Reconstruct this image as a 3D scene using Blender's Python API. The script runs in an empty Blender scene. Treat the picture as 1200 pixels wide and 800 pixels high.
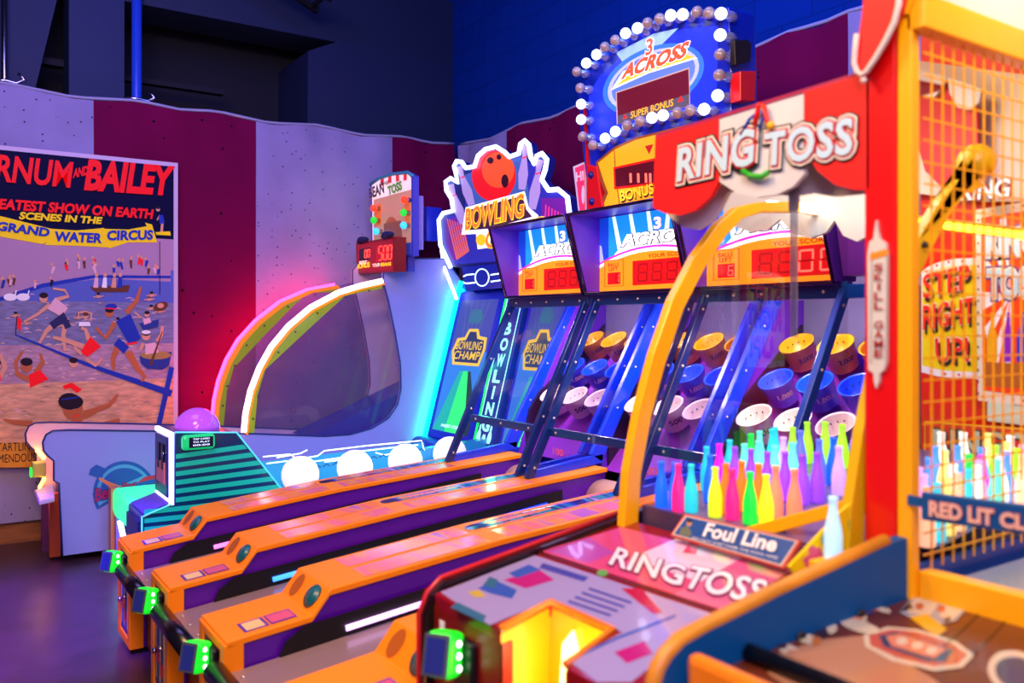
import bpy, bmesh, math, random
from mathutils import Vector, Matrix
random.seed(7)
S = bpy.context.scene
COL = S.collection
PI = math.pi

# ------------------------------------------------------------------ camera, world, lights
FPX, CAMZ, HOR = 1006.0, 1.5, 380.0
TH = math.atan2(675, 1006)
FX, FY = math.sin(TH), math.cos(TH)
RX, RY = math.cos(TH), -math.sin(TH)
cd = bpy.data.cameras.new('camera'); cam = bpy.data.objects.new('camera', cd); COL.objects.link(cam)
cam.location = (0, 0, CAMZ); cam.rotation_euler = (PI/2, 0, -TH)
cd.sensor_width = 36; cd.lens = FPX/1200*36; cd.shift_y = -20/1200; cd.clip_start = .05
cd.dof.use_dof = True; cd.dof.focus_distance = 4.9; cd.dof.aperture_fstop = 2.2
S.camera = cam
S.view_settings.view_transform = 'Standard'; S.view_settings.look = 'None'
S.view_settings.exposure = -0.1; S.view_settings.gamma = 1; S.view_settings.use_curve_mapping = False
w = bpy.data.worlds.new('room_air'); S.world = w; w.use_nodes = True
w.node_tree.nodes['Background'].inputs[0].default_value = (.14, .10, .40, 1)
w.node_tree.nodes['Background'].inputs[1].default_value = .35

def area(name, loc, target, size, power, col, sy=None):
    l = bpy.data.lights.new(name, 'AREA'); l.energy = power; l.color = col; l.size = size
    if sy: l.shape = 'RECTANGLE'; l.size_y = sy
    o = bpy.data.objects.new(name, l); COL.objects.link(o); o.location = loc
    o.rotation_euler = (Vector(target)-Vector(loc)).to_track_quat('-Z', 'Y').to_euler()
    return o
def spot(name, loc, target, power, col, deg=60, blend=.8, r=.1):
    l = bpy.data.lights.new(name, 'SPOT'); l.energy = power; l.color = col
    l.spot_size = math.radians(deg); l.spot_blend = blend; l.shadow_soft_size = r
    o = bpy.data.objects.new(name, l); COL.objects.link(o); o.location = loc
    o.rotation_euler = (Vector(target)-Vector(loc)).to_track_quat('-Z', 'Y').to_euler()
def point(name, loc, power, col, r=.06):
    l = bpy.data.lights.new(name, 'POINT'); l.energy = power; l.color = col; l.shadow_soft_size = r
    o = bpy.data.objects.new(name, l); COL.objects.link(o); o.location = loc

area('violet_ceiling_light', (.6, 4.6, 4.2), (1.6, 6.6, 1.3), 1.6, 84, (.34, .27, 1))
area('blue_ceiling_light', (2.2, 2.6, 4.4), (4.0, 3.6, 3.6), 1.0, 85, (.02, .16, 1))
area('warm_ceiling_light', (.2, .1, 3.3), (1.75, 1.1, 1.2), .9, 50, (1, .93, .80))
area('amber_lane_fill', (-.2, 2.2, 3.6), (1.4, 3.0, .4), 1.0, 125, (1, .58, .30))  # unseen fill added to brighten the orange rails
area('rear_fill', (-1.0, -1.4, 2.9), (1.3, 3.4, .6), 1.4, 95, (.86, .54, 1))  # unseen fill added behind the camera for the purple lane sides
spot('blue_floor_fill', (-.6, 4.2, 3.4), (.15, 4.9, 0), 4200, (.14, .04, 1), 38)  # unseen spot added; its pool stands in for a violet-blue floor reflection
spot('fabric_spot', (2.6, 5.2, 4.6), (2.75, 6.75, 2.3), 90, (1, .85, .6), 20, 1)

# ------------------------------------------------------------------ materials
def lin(h):
    h = h.lstrip('#'); v = [int(h[i:i+2], 16)/255 for i in (0, 2, 4)]
    return tuple(c/12.92 if c <= .04045 else ((c+.055)/1.055)**2.4 for c in v)
MATS = {}
def pm(name, col, rough=.45, metal=0, es=0, ecol=None, noise=0, nscale=8, bump=0, bscale=40, coat=0, spec=.5, stretch=None):
    if name in MATS: return MATS[name]
    m = bpy.data.materials.new(name); m.use_nodes = True; nt = m.node_tree; b = nt.nodes['Principled BSDF']
    c = lin(col) if isinstance(col, str) else col
    b.inputs['Base Color'].default_value = (*c, 1); b.inputs['Roughness'].default_value = rough
    b.inputs['Metallic'].default_value = metal; b.inputs['Coat Weight'].default_value = coat
    b.inputs['Specular IOR Level'].default_value = spec
    if es:
        e = c if ecol is None else (lin(ecol) if isinstance(ecol, str) else ecol)
        b.inputs['Emission Color'].default_value = (*e, 1); b.inputs['Emission Strength'].default_value = es
    if noise or bump:
        tc = nt.nodes.new('ShaderNodeTexCoord')
    if noise:
        n = nt.nodes.new('ShaderNodeTexNoise'); n.inputs['Scale'].default_value = nscale; n.inputs['Detail'].default_value = 5
        mp = nt.nodes.new('ShaderNodeMapping')
        if stretch: mp.inputs['Scale'].default_value = stretch
        nt.links.new(tc.outputs['Object'], mp.inputs[0]); nt.links.new(mp.outputs[0], n.inputs[0])
        r = nt.nodes.new('ShaderNodeValToRGB')
        r.color_ramp.elements[0].position = .3; r.color_ramp.elements[1].position = .7
        r.color_ramp.elements[0].color = (*[x*(1-noise) for x in c], 1)
        r.color_ramp.elements[1].color = (*[min(1, x*(1+noise)) for x in c], 1)
        nt.links.new(n.outputs[0], r.inputs[0]); nt.links.new(r.outputs[0], b.inputs['Base Color'])
    if bump:
        n2 = nt.nodes.new('ShaderNodeTexNoise'); n2.inputs['Scale'].default_value = bscale; n2.inputs['Detail'].default_value = 6
        nt.links.new(tc.outputs['Object'], n2.inputs[0])
        bp = nt.nodes.new('ShaderNodeBump'); bp.inputs['Strength'].default_value = bump; bp.inputs['Distance'].default_value = .02
        nt.links.new(n2.outputs[0], bp.inputs['Height']); nt.links.new(bp.outputs[0], b.inputs['Normal'])
    MATS[name] = m; return m
def glow(name, col, es, base=None):
    return pm(name, base or col, .4, es=es, ecol=col)
def glass(name, tint='#ffffff', gloss=.10, rough=.03, haze=0, hcol='#ffffff', fk=.45):
    if name in MATS: return MATS[name]
    m = bpy.data.materials.new(name); m.use_nodes = True; nt = m.node_tree; nt.nodes.clear()
    out = nt.nodes.new('ShaderNodeOutputMaterial'); t = nt.nodes.new('ShaderNodeBsdfTransparent')
    t.inputs[0].default_value = (*lin(tint), 1)
    g = nt.nodes.new('ShaderNodeBsdfGlossy'); g.inputs['Roughness'].default_value = rough
    lw = nt.nodes.new('ShaderNodeLayerWeight'); lw.inputs[0].default_value = .25
    mu = nt.nodes.new('ShaderNodeMath'); mu.operation = 'MULTIPLY_ADD'; mu.inputs[1].default_value = fk; mu.inputs[2].default_value = gloss*.4
    nt.links.new(lw.outputs['Fresnel'], mu.inputs[0])
    mx = nt.nodes.new('ShaderNodeMixShader'); nt.links.new(mu.outputs[0], mx.inputs[0])
    last = t.outputs[0]
    if haze:
        d = nt.nodes.new('ShaderNodeBsdfDiffuse'); d.inputs[0].default_value = (*lin(hcol), 1)
        m2 = nt.nodes.new('ShaderNodeMixShader'); m2.inputs[0].default_value = haze
        nt.links.new(t.outputs[0], m2.inputs[1]); nt.links.new(d.outputs[0], m2.inputs[2]); last = m2.outputs[0]
    nt.links.new(last, mx.inputs[1]); nt.links.new(g.outputs[0], mx.inputs[2]); nt.links.new(mx.outputs[0], out.inputs[0])
    MATS[name] = m; return m
def speckled(name, col, spk='#2a2238', thr=.70, scale=26, rough=.8):
    m = pm(name, col, rough, noise=.10, nscale=3, spec=.12); nt = m.node_tree; b = nt.nodes['Principled BSDF']
    src = b.inputs['Base Color'].links[0].from_socket
    tc = nt.nodes.new('ShaderNodeTexCoord'); v = nt.nodes.new('ShaderNodeTexVoronoi'); v.inputs['Scale'].default_value = scale
    nt.links.new(tc.outputs['Object'], v.inputs[0])
    lt = nt.nodes.new('ShaderNodeMath'); lt.operation = 'LESS_THAN'; lt.inputs[1].default_value = .16
    nt.links.new(v.outputs['Distance'], lt.inputs[0])
    sep = nt.nodes.new('ShaderNodeSeparateColor'); nt.links.new(v.outputs['Color'], sep.inputs[0])
    gt = nt.nodes.new('ShaderNodeMath'); gt.operation = 'GREATER_THAN'; gt.inputs[1].default_value = thr
    nt.links.new(sep.outputs[0], gt.inputs[0])
    mul = nt.nodes.new('ShaderNodeMath'); mul.operation = 'MULTIPLY'
    nt.links.new(lt.outputs[0], mul.inputs[0]); nt.links.new(gt.outputs[0], mul.inputs[1])
    mx = nt.nodes.new('ShaderNodeMix'); mx.data_type = 'RGBA'
    nt.links.new(mul.outputs[0], mx.inputs['Factor']); nt.links.new(src, mx.inputs['A']); mx.inputs['B'].default_value = (*lin(spk), 1)
    nt.links.new(mx.outputs['Result'], b.inputs['Base Color'])
    return m
def bands(name, cols, scale=6, rough=.12, direction=(1, .2, .1)):
    """glossy printed film whose hue runs through several tones"""
    m = pm(name, cols[0], rough); nt = m.node_tree; b = nt.nodes['Principled BSDF']
    tc = nt.nodes.new('ShaderNodeTexCoord'); mp = nt.nodes.new('ShaderNodeMapping'); mp.inputs['Scale'].default_value = direction
    n = nt.nodes.new('ShaderNodeTexNoise'); n.inputs['Scale'].default_value = scale; n.inputs['Detail'].default_value = 2
    nt.links.new(tc.outputs['Object'], mp.inputs[0]); nt.links.new(mp.outputs[0], n.inputs[0])
    r = nt.nodes.new('ShaderNodeValToRGB'); r.color_ramp.interpolation = 'LINEAR'
    while len(r.color_ramp.elements) < len(cols): r.color_ramp.elements.new(.5)
    for i, c in enumerate(cols):
        r.color_ramp.elements[i].position = .3+.4*i/(len(cols)-1); r.color_ramp.elements[i].color = (*lin(c), 1)
    nt.links.new(n.outputs[0], r.inputs[0]); nt.links.new(r.outputs[0], b.inputs['Base Color'])
    return m
def blocks(name, col, mortar, rough=.8):
    m = pm(name, col, rough, spec=.06); nt = m.node_tree; b = nt.nodes['Principled BSDF']
    tc = nt.nodes.new('ShaderNodeTexCoord'); mp = nt.nodes.new('ShaderNodeMapping')
    br = nt.nodes.new('ShaderNodeTexBrick'); br.inputs['Scale'].default_value = 1
    br.inputs['Brick Width'].default_value = .4; br.inputs['Row Height'].default_value = .2; br.inputs['Mortar Size'].default_value = .006
    br.inputs['Color1'].default_value = (*lin(col), 1); br.inputs['Color2'].default_value = (*[x*.9 for x in lin(col)], 1)
    br.inputs['Mortar'].default_value = (*lin(mortar), 1)
    sx = nt.nodes.new('ShaderNodeSeparateXYZ'); nt.links.new(tc.outputs['Object'], sx.inputs[0])
    ad = nt.nodes.new('ShaderNodeMath'); nt.links.new(sx.outputs[0], ad.inputs[0]); nt.links.new(sx.outputs[1], ad.inputs[1])
    cx = nt.nodes.new('ShaderNodeCombineXYZ'); nt.links.new(ad.outputs[0], cx.inputs[0]); nt.links.new(sx.outputs[2], cx.inputs[1])
    nt.links.new(cx.outputs[0], br.inputs[0]); nt.links.new(br.outputs[0], b.inputs['Base Color'])
    return m

# ------------------------------------------------------------------ geometry helpers
WL = {}            # world location of every root, so children can be built in place
def tag(o, label=None, cat=None, group=None, kind=None):
    if label: o['label'] = label
    if cat: o['category'] = cat
    if group: o['group'] = group
    if kind: o['kind'] = kind
    return o
def thing(name, loc, label, cat, group=None):
    o = bpy.data.objects.new(name, None); COL.objects.link(o); o.location = loc; o.empty_display_size = .05
    WL[o.name] = Vector(loc); return tag(o, label, cat, group)
class MB:
    def __init__(s): s.v = []; s.f = []; s.mi = []; s.sm = []; s.m = 0; s.smooth = False
    def add(s, vs, fs):
        o = len(s.v); s.v += [Vector(p) for p in vs]
        for f in fs: s.f.append([i+o for i in f]); s.mi.append(s.m); s.sm.append(s.smooth)
        return s
    def box(s, x0, x1, y0, y1, z0, z1):
        return s.add([(x0,y0,z0),(x1,y0,z0),(x1,y1,z0),(x0,y1,z0),(x0,y0,z1),(x1,y0,z1),(x1,y1,z1),(x0,y1,z1)],
                     [(0,3,2,1),(4,5,6,7),(0,1,5,4),(1,2,6,5),(2,3,7,6),(3,0,4,7)])
    def prism(s, pts, off):
        """polygon of 3D points swept along the vector off"""
        n = len(pts); off = Vector(off); a = [Vector(p) for p in pts]
        return s.add(a+[p+off for p in a], [list(range(n))[::-1], list(range(n, 2*n))] +
                     [(i, (i+1) % n, (i+1) % n+n, i+n) for i in range(n)])
    def py(s, pts, y0, y1): return s.prism([(x, y0, z) for x, z in pts], (0, y1-y0, 0))
    def pxx(s, pts, x0, x1): return s.prism([(x0, y, z) for y, z in pts], (x1-x0, 0, 0))
    def pz(s, pts, z0, z1): return s.prism([(x, y, z0) for x, y in pts], (0, 0, z1-z0))
    def poly(s, pts): return s.add(pts, [list(range(len(pts)))])
    def bar(s, a, b, w, h, up=(0, 0, 1)):
        a = Vector(a); b = Vector(b); d = (b-a).normalized(); u = Vector(up)
        sd = d.cross(u).normalized()*w/2; uu = sd.cross(d).normalized()*h/2
        q = [a-sd-uu, a+sd-uu, a+sd+uu, a-sd+uu]
        return s.prism(q, b-a)
    def tube(s, path, r, n=8, closed=False):
        P = [Vector(p) for p in path]; k = len(P); rings = []; sm = s.smooth; s.smooth = True
        ref = None; vs = []
        for i in range(k):
            if closed: t = P[(i+1) % k]-P[i-1]
            else: t = P[min(i+1, k-1)]-P[max(i-1, 0)]
            t.normalize()
            if ref is None:
                ref = t.orthogonal().normalized()
            ref = (ref-t*ref.dot(t)); ref.normalize(); q = t.cross(ref)
            rr = r[i] if isinstance(r, (list, tuple)) else r
            vs += [P[i]+(ref*math.cos(2*PI*j/n)+q*math.sin(2*PI*j/n))*rr for j in range(n)]
        fs = []
        for i in range(k if closed else k-1):
            a = i*n; b = ((i+1) % k)*n
            fs += [(a+j, a+(j+1) % n, b+(j+1) % n, b+j) for j in range(n)]
        if not closed: fs += [list(range(n))[::-1], [(k-1)*n+j for j in range(n)]]
        s.add(vs, fs); s.smooth = sm; return s
    def lathe(s, prof, base, axis=(0, 0, 1), n=20, cap=True):
        ax = Vector(axis).normalized(); u = ax.orthogonal().normalized(); w_ = ax.cross(u); base = Vector(base)
        vs = []; sm = s.smooth; s.smooth = True
        for r, h in prof: vs += [base+ax*h+(u*math.cos(2*PI*j/n)+w_*math.sin(2*PI*j/n))*max(r, 1e-5) for j in range(n)]
        fs = []
        for i in range(len(prof)-1):
            fs += [(i*n+j, i*n+(j+1) % n, (i+1)*n+(j+1) % n, (i+1)*n+j) for j in range(n)]
        if cap: fs += [list(range(n))[::-1], [(len(prof)-1)*n+j for j in range(n)]]
        s.add(vs, fs); s.smooth = sm; return s
    def ball(s, c, r, n=18, sq=(1, 1, 1), half=False):
        k = 9; c = Vector(c)
        prof = [(r*math.cos(a), r*math.sin(a)) for a in [(0 if half else -PI/2)+i*(PI/2 if half else PI)/k for i in range(k+1)]]
        o = len(s.v); s.lathe(prof, (0, 0, 0), (0, 0, 1), n)
        for i in range(o, len(s.v)):
            p = s.v[i]; s.v[i] = Vector((p.x*sq[0], p.y*sq[1], p.z*sq[2]))+c
        return s
def obj(name, mb, mats, parent=None, bevel=0, label=None, seg=2):
    me = bpy.data.meshes.new(name); off = WL.get(parent.name, Vector((0, 0, 0))) if parent else Vector((0, 0, 0))
    me.from_pydata([p-off for p in mb.v], [], mb.f)
    if not isinstance(mats, (list, tuple)): mats = [mats]
    for m in mats: me.materials.append(m)
    for p, i, sm in zip(me.polygons, mb.mi, mb.sm): p.material_index = min(i, len(mats)-1); p.use_smooth = sm
    bm = bmesh.new(); bm.from_mesh(me); bmesh.ops.recalc_face_normals(bm, faces=bm.faces); bm.to_mesh(me); bm.free()
    o = bpy.data.objects.new(name, me); COL.objects.link(o)
    if parent: o.parent = parent; WL[o.name] = off
    if bevel:
        md = o.modifiers.new('bevel', 'BEVEL'); md.width = bevel; md.segments = seg; md.limit_method = 'ANGLE'; md.angle_limit = .6
    if label: o['label'] = label
    return o
def solo(name, mb, mats, label, cat, group=None, bevel=0):
    """a thing that is a single mesh, its origin at the foot of its own geometry"""
    xs = [p.x for p in mb.v]; ys = [p.y for p in mb.v]; zs = [p.z for p in mb.v]
    c = Vector(((min(xs)+max(xs))/2, (min(ys)+max(ys))/2, min(zs)))
    mb.v = [p-c for p in mb.v]; o = obj(name, mb, mats, None, bevel); o.location = c; WL[o.name] = c
    return tag(o, label, cat, group)
# sight lines of the photograph's camera met with real planes of the room
def hit(p, n, d):
    a = (p[0]-600)/FPX; v = Vector((FX+RX*a, FY+RY*a, (HOR-p[1])/FPX)); n = Vector(n); o = Vector((0, 0, CAMZ))
    return o+v*((d-n.dot(o))/n.dot(v))
def oy(p, y): return hit(p, (0, 1, 0), y)
def ox(p, x): return hit(p, (1, 0, 0), x)
def oz(p, z): return hit(p, (0, 0, 1), z)
class Art:
    """flat printed artwork lying on the plane n.X = d; every new layer sits a hair further out"""
    def __init__(s, n, d, step=.00004, base=.0012):
        s.n = Vector(n).normalized(); s.d = d/Vector(n).length; s.k = base; s.step = step; s.mb = MB(); s.mats = []
        if s.n.dot(Vector((0, 0, CAMZ)))-s.d < 0: s.n = -s.n; s.d = -s.d
    def at(s, p): return hit(p, s.n, s.d)+s.n*s.k if len(p) == 2 else Vector(p)+s.n*s.k
    def mat(s, m):
        if m not in s.mats: s.mats.append(m)
        s.mb.m = s.mats.index(m)
    def poly(s, pts, m):
        s.mat(m); s.mb.poly([s.at(p) for p in pts]); s.k += s.step; return s
    def ell(s, c, rx, ry, m, n=20, rot=0, a0=0, a1=360):
        A = [math.radians(a0+(a1-a0)*i/n) for i in range(n if a1-a0 == 360 else n+1)]; cr, sr = math.cos(math.radians(rot)), math.sin(math.radians(rot))
        return s.poly([(c[0]+rx*math.cos(t)*cr-ry*math.sin(t)*sr, c[1]+rx*math.cos(t)*sr+ry*math.sin(t)*cr) for t in A], m)
    def line(s, pts, wd, m, close=False):
        """wd in photo pixels, or a list for a tapering limb"""
        s.mat(m); n = len(pts)
        q = [Vector((p[0], p[1])) for p in pts]; L = []; R_ = []
        for i in range(n):
            a = q[(i-1) % n] if (i or close) else q[i]; b = q[(i+1) % n] if (i < n-1 or close) else q[i]
            t = (b-a).normalized(); nn = Vector((-t.y, t.x)); ww = (wd[i] if isinstance(wd, (list, tuple)) else wd)/2
            L.append(s.at(tuple(q[i]+nn*ww))); R_.append(s.at(tuple(q[i]-nn*ww)))
        o = len(s.mb.v); k = n if close else n-1
        s.mb.add(L+R_, [(i, (i+1) % n, (i+1) % n+n, i+n) for i in range(k)]); s.k += s.step; return s
    def done(s, name, parent, label=None): return obj(name, s.mb, s.mats, parent, 0, label)
def glyphs(txt, bold=0, shear=0, ext=0, res=3, spacing=1.0):
    cu = bpy.data.curves.new('t', 'FONT'); cu.body = txt; cu.size = 1; cu.offset = bold; cu.shear = shear; cu.extrude = ext; cu.resolution_u = res
    cu.space_character = spacing; cu.align_x = 'LEFT'
    o = bpy.data.objects.new('t', cu); COL.objects.link(o); dg = bpy.context.evaluated_depsgraph_get()
    me = bpy.data.meshes.new_from_object(o.evaluated_get(dg)); bpy.data.objects.remove(o); bpy.data.curves.remove(cu)
    vs = [v.co.copy() for v in me.vertices]; fs = [list(p.vertices) for p in me.polygons]; bpy.data.meshes.remove(me)
    return vs, fs
def letters(name, txt, n, d, bl, br, tl, mat, parent, bold=.012, shear=0, lift=.003, thick=.002, outline=None, ow=.03, label=None, spacing=1.0, arc=0):
    """raised lettering on the plane n.X = d, fitted to its lower left, lower right and upper left corner (photo points or 3D)"""
    A = Art(n, d); A.k = lift
    B, R_, T_ = A.at(bl), A.at(br), A.at(tl)
    U = R_-B; V = T_-B; N = A.n; mb = MB(); mats = [mat]
    vs, fs = glyphs(txt, bold, shear, 0, 3, spacing)
    x0 = min(v.x for v in vs); x1 = max(v.x for v in vs); y0 = min(v.y for v in vs); y1 = max(v.y for v in vs)
    def put(vs, fs, k):
        P = []
        for v in vs:
            u = (v.x-x0)/(x1-x0); t = (v.y-y0)/(y1-y0)
            P.append(B+U*u+V*(t+arc*(1-(2*u-1)**2))+N*k)
        mb.add(P, fs)
    put(vs, fs, thick)
    if outline:
        ols = outline if isinstance(outline, list) else [outline]
        for j, om in enumerate(ols):
            mats.append(om); mb.m = j+1
            v2, f2 = glyphs(txt, bold+ow*(j+1), shear, 0, 3, spacing); put(v2, f2, thick*(-j)*.5)
    return obj(name, mb, mats, parent, 0, label)
SEG = {'0': 'abcdef', '1': 'bc', '2': 'abged', '3': 'abgcd', '4': 'fgbc', '5': 'afgcd', '6': 'afgedc', '7': 'abc', '8': 'abcdefg', '9': 'abcdfg'}
def digits(A, s, bl, br, tl, m, off=None, wd=1.4, lean=.1):
    """seven-segment figures drawn into artwork A in photo pixels"""
    n = len(s); bl = Vector(bl); U = (Vector(br)-bl)/n; V = Vector(tl)-bl
    pts = {'a': ((.15, 1), (.8, 1)), 'd': ((.15, 0), (.8, 0)), 'g': ((.15, .5), (.8, .5)), 'f': ((.12, .55), (.12, .95)), 'b': ((.82, .55), (.82, .95)), 'e': ((.12, .05), (.12, .45)), 'c': ((.82, .05), (.82, .45))}
    for i, ch in enumerate(s):
        for k, (p, q) in pts.items():
            on = k in SEG.get(ch, ''); mm = m if on else off
            if mm is None: continue
            f = lambda t: tuple(bl+U*(i+t[0]+lean*t[1])+V*t[1])
            A.line([f(p), f(q)], wd, mm)

# ------------------------------------------------------------------ palette
navy = pm('navy_painted_steel', '#0a2a5c', .35, noise=.1)
navy2 = pm('dark_navy_steel', '#062048', .35)
royal = pm('royal_blue_steel', '#0b2fd0', .35)
black = pm('black_plastic', '#08080c', .4)
chrome = pm('brushed_chrome', '#b8b8c4', .2, 1)
orange = pm('orange_trim', '#ff8c06', .42, spec=.3)
amber = pm('amber_trim', '#ffb806', .35, coat=.2)
yellow = pm('yellow_paint', '#f8c404', .35, coat=.3)
purple = pm('purple_laminate', '#5a1c9c', .4, noise=.08)
red = pm('red_paint', '#e01010', .35)
white = pm('white_plastic', '#e8e6ea', .4)
whitep = pm('white_print', '#f4f2f0', .5)
dkred = pm('dark_red_laminate', '#7a0c10', .35)
darkp = pm('dark_ink', '#101430', .5)

# ------------------------------------------------------------------ the room
def struct(name, mb, m, bevel=0): return tag(obj(name, mb, m, None, bevel), kind='structure')
floor_m = pm('dark_brown_floor', '#38222c', .33, noise=.25, nscale=5, bump=.05, bscale=60)
struct('floor', MB().box(-3.5, 4.0, -2, 7.9, -.1, 0), floor_m)
struct('ceiling', MB().box(-3.5, 4.2, -2, 7.9, 5.2, 5.3), pm('black_ceiling', '#05070f', .9))
blk = blocks('navy_block_wall', '#022f84', '#022872')
dark = pm('black_navy_paint', '#050a1c', .8)
struct('wall_right', MB().box(4.0, 4.2, -2, 7.9, 0, 5.2), blk)
struct('wall_left', MB().box(-3.5, 4.0, 7.7, 7.9, 0, 5.2), dark)
struct('trim_1', MB().box(.80, 1.17, 6.95, 7.3, 0, 5.2), pm('navy_column_paint', '#021d4e', .7))
struct('trim_2', MB().box(1.17, 4.0, 6.95, 7.4, 3.92, 4.5), pm('navy_beam_paint', '#02183c', .7))
struct('trim_3', MB().py([(2.55, 0), (4.0, 0), (4.0, 3.92), (2.85, 3.92), (2.6, 3.8)], 6.95, 7.7), pm('navy_pier_paint', '#021640', .7))
struct('trim_4', MB().py([(-.4, 3.0), (.55, 3.0), (.84, 4.4), (-.4, 4.4)], 6.97, 7.3), pm('navy_pier_paint2', '#021a48', .7))
struct('trim_5', MB().box(.62, .80, 7.25, 7.35, 3.44, 3.49).box(1.17, 2.0, 7.3, 7.38, 3.42, 3.46), dark)
struct('baseboard_left', MB().box(-3.5, 3.98, 6.79, 6.86, 0, .165), pm('plywood_skirting', '#8a5428', .6, noise=.35, nscale=3, stretch=(1, 1, 9)))

# cable tray hung under the ceiling beam
t = thing('cable_tray', (2.1, 6.6, 4.1), 'black ladder cable tray hanging high above the striped banner', 'tray')
mb = MB()
for s in (0, 1): mb.bar((1.9, 6.6-.3*s, 4.28-.0*s), (2.55, 6.6-.3*s, 4.02), .04, .05)
obj('rail', mb, black, t); mb = MB()
for i in range(5): mb.bar((1.98+i*.13, 6.6, 4.25-i*.052), (1.98+i*.13, 6.3, 4.25-i*.052), .03, .03)
obj('rung', mb, black, t)

# tent poles that hold the banner
def pole(x, r, m, label):
    t = thing('banner_pole', (x, 6.86, 0), label, 'pole')
    obj('pole', MB().tube([(x, 6.86, 0), (x, 6.86, 5.2)], r, 12), m, t)
    mb = MB().lathe([(r*1.7, 0), (r*1.7, .05)], (x, 6.86, 3.09), n=12)
    mb.tube([(x-.08, 6.815, 3.16), (x, 6.815, 3.17), (x+.07, 6.815, 3.16), (x+.12, 6.815, 3.19), (x+.08, 6.815, 3.23)], .012, 6)
    obj('clamp', mb, chrome, t)
pole(1.24, .036, pm('blue_lacquer_pole', '#2048c0', .3), 'blue tent pole behind the burgundy stripe beside the navy column')
pole(.39, .022, chrome, 'thin silver tent pole above the circus poster, left of the blue pole')

# striped cloth banners
fab_w = speckled('grey_white_cloth', '#8e88b2'); fab_r = speckled('burgundy_cloth', '#68003a', '#20020c', .8, 14, .85)
def cloth(t, y0, y1, along, m, top, clamps):
    n = max(6, int(abs(y1-y0)/.045)); rows = 26; mb = MB(); mb.smooth = True; vs = []
    for j in range(rows+1):
        v = j/rows; v = 1-(1-v)**1.6 if j else 0
        for i in range(n+1):
            s = y0+(y1-y0)*i/n
            dmin = min(abs(s-c) for c in clamps); sag = .05*min(1, dmin/.55)
            zt = top+(-sag)
            z = .15+(zt-.15)*v
            f = (max(0, v-.72)/.28)
            off = .012+.004*math.sin(s*2.3+v)+.014*f*f*math.sin(s*19+5*v)*math.exp(-dmin*1.5)+.010*f*f*math.sin(s*7-v*9)
            vs.append((s, 6.78-off-.01, z) if along == 'x' else (3.965-off-.012, s, z))
    fs = [(j*(n+1)+i, j*(n+1)+i+1, (j+1)*(n+1)+i+1, (j+1)*(n+1)+i) for j in range(rows) for i in range(n)]
    mb.add(vs, fs); obj('stripe', mb, m, t)
t = thing('striped_banner', (1.2, 6.78, .15), 'burgundy and grey striped cloth banner hung along the left wall behind the circus poster', 'banner')
cl = [-1.2, .37, 1.24, 1.8, 2.62, 3.4, 3.93]
for a, b, m in ((-2.6, -.25, fab_r), (-.25, .936, fab_w), (.936, 2.1, fab_r), (2.1, 3.283, fab_w), (3.283, 3.915, fab_r)): cloth(t, a, b, 'x', m, 3.13, cl)
path = []
for i in range(61):
    s = -2.6+i*6.51/60; path.append((s, 6.775, 3.145-.05*min(1, min(abs(s-c) for c in cl)/.55)))
obj('hem_rope', MB().tube(path, .012, 6), pm('pale_rope', '#9a9ab8', .7), t)
t = thing('striped_banner', (3.96, 4.2, .15), 'burgundy and white striped cloth banner draped along the right wall behind the game signs', 'banner')
cl = [6.7, 5.75, 4.9, 4.0, 3.1, 2.72, 1.8]
for a, b, m in ((6.735, 5.95, fab_w), (5.95, 4.8, fab_r), (4.8, 3.9, fab_w), (3.9, 2.735, fab_r), (2.735, 1.55, fab_w), (1.55, .4, fab_r), (.4, -.8, fab_w)): cloth(t, a, b, 'y', m, 3.12, cl)
path = []
for i in range(61):
    s = 6.735-i*7.48/60; path.append((3.955, s, 3.135-.05*min(1, min(abs(s-c) for c in cl)/.55)))
obj('hem_rope', MB().tube(path, .012, 6), pm('pale_rope', '#9a9ab8', .7), t)

# ------------------------------------------------------------------ circus poster
PY = 6.70
t = thing('circus_poster', (.3, PY, .55), 'large framed vintage circus poster of bathers on the striped banner', 'poster')
tl, tr = oy((0, 173), PY), oy((208, 190), PY)
x1 = tr.x; zt = 2.70; zb = .56; x0 = -1.15
obj('frame', MB().box(x0, x1, PY-.012, PY+.02, zb, zt), pm('pale_poster_border', '#c8b8d0', .6), t)
A = Art((0, 1, 0), PY-.012, .00002)
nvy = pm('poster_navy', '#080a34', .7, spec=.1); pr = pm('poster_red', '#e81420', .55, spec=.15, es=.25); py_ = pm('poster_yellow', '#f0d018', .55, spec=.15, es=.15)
sea1 = pm('poster_slate_water', '#76749c', .6, noise=.3, nscale=14, stretch=(1, 1, 4)); sea2 = pm('poster_mauve_water', '#b0889c', .6, noise=.3, nscale=12, stretch=(1, 1, 4)); sea3 = pm('poster_tan_water', '#d8a078', .6, noise=.3, nscale=10, stretch=(1, 1, 4))
prom = pm('poster_promenade', '#b08ca8', .6, spec=.15); pblue = pm('poster_blue', '#2038a8', .55, spec=.15); skin = pm('poster_skin', '#e0a080', .6, spec=.15); skin2 = pm('poster_tan_skin', '#c06a40', .6, spec=.15)
pink = pm('poster_pink', '#e8b8c0', .6, spec=.15); hairm = pm('poster_hair', '#241828', .6, spec=.15); brown = pm('poster_brown', '#6a3a28', .6, spec=.15); ptub = pm('poster_tub', '#2a3c8c', .6, spec=.15); rip = pm('poster_ripple', '#f0c8a0', .6, spec=.15); ripd = pm('poster_ripple_dark', '#8a6878', .6, spec=.15)
def R3(xa, xb, za, zb_, m): A.poly([(xa, PY-.012, za), (xb, PY-.012, za), (xb, PY-.012, zb_), (xa, PY-.012, zb_)], m)
xr = x1-.03; xl = x0+.03
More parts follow.
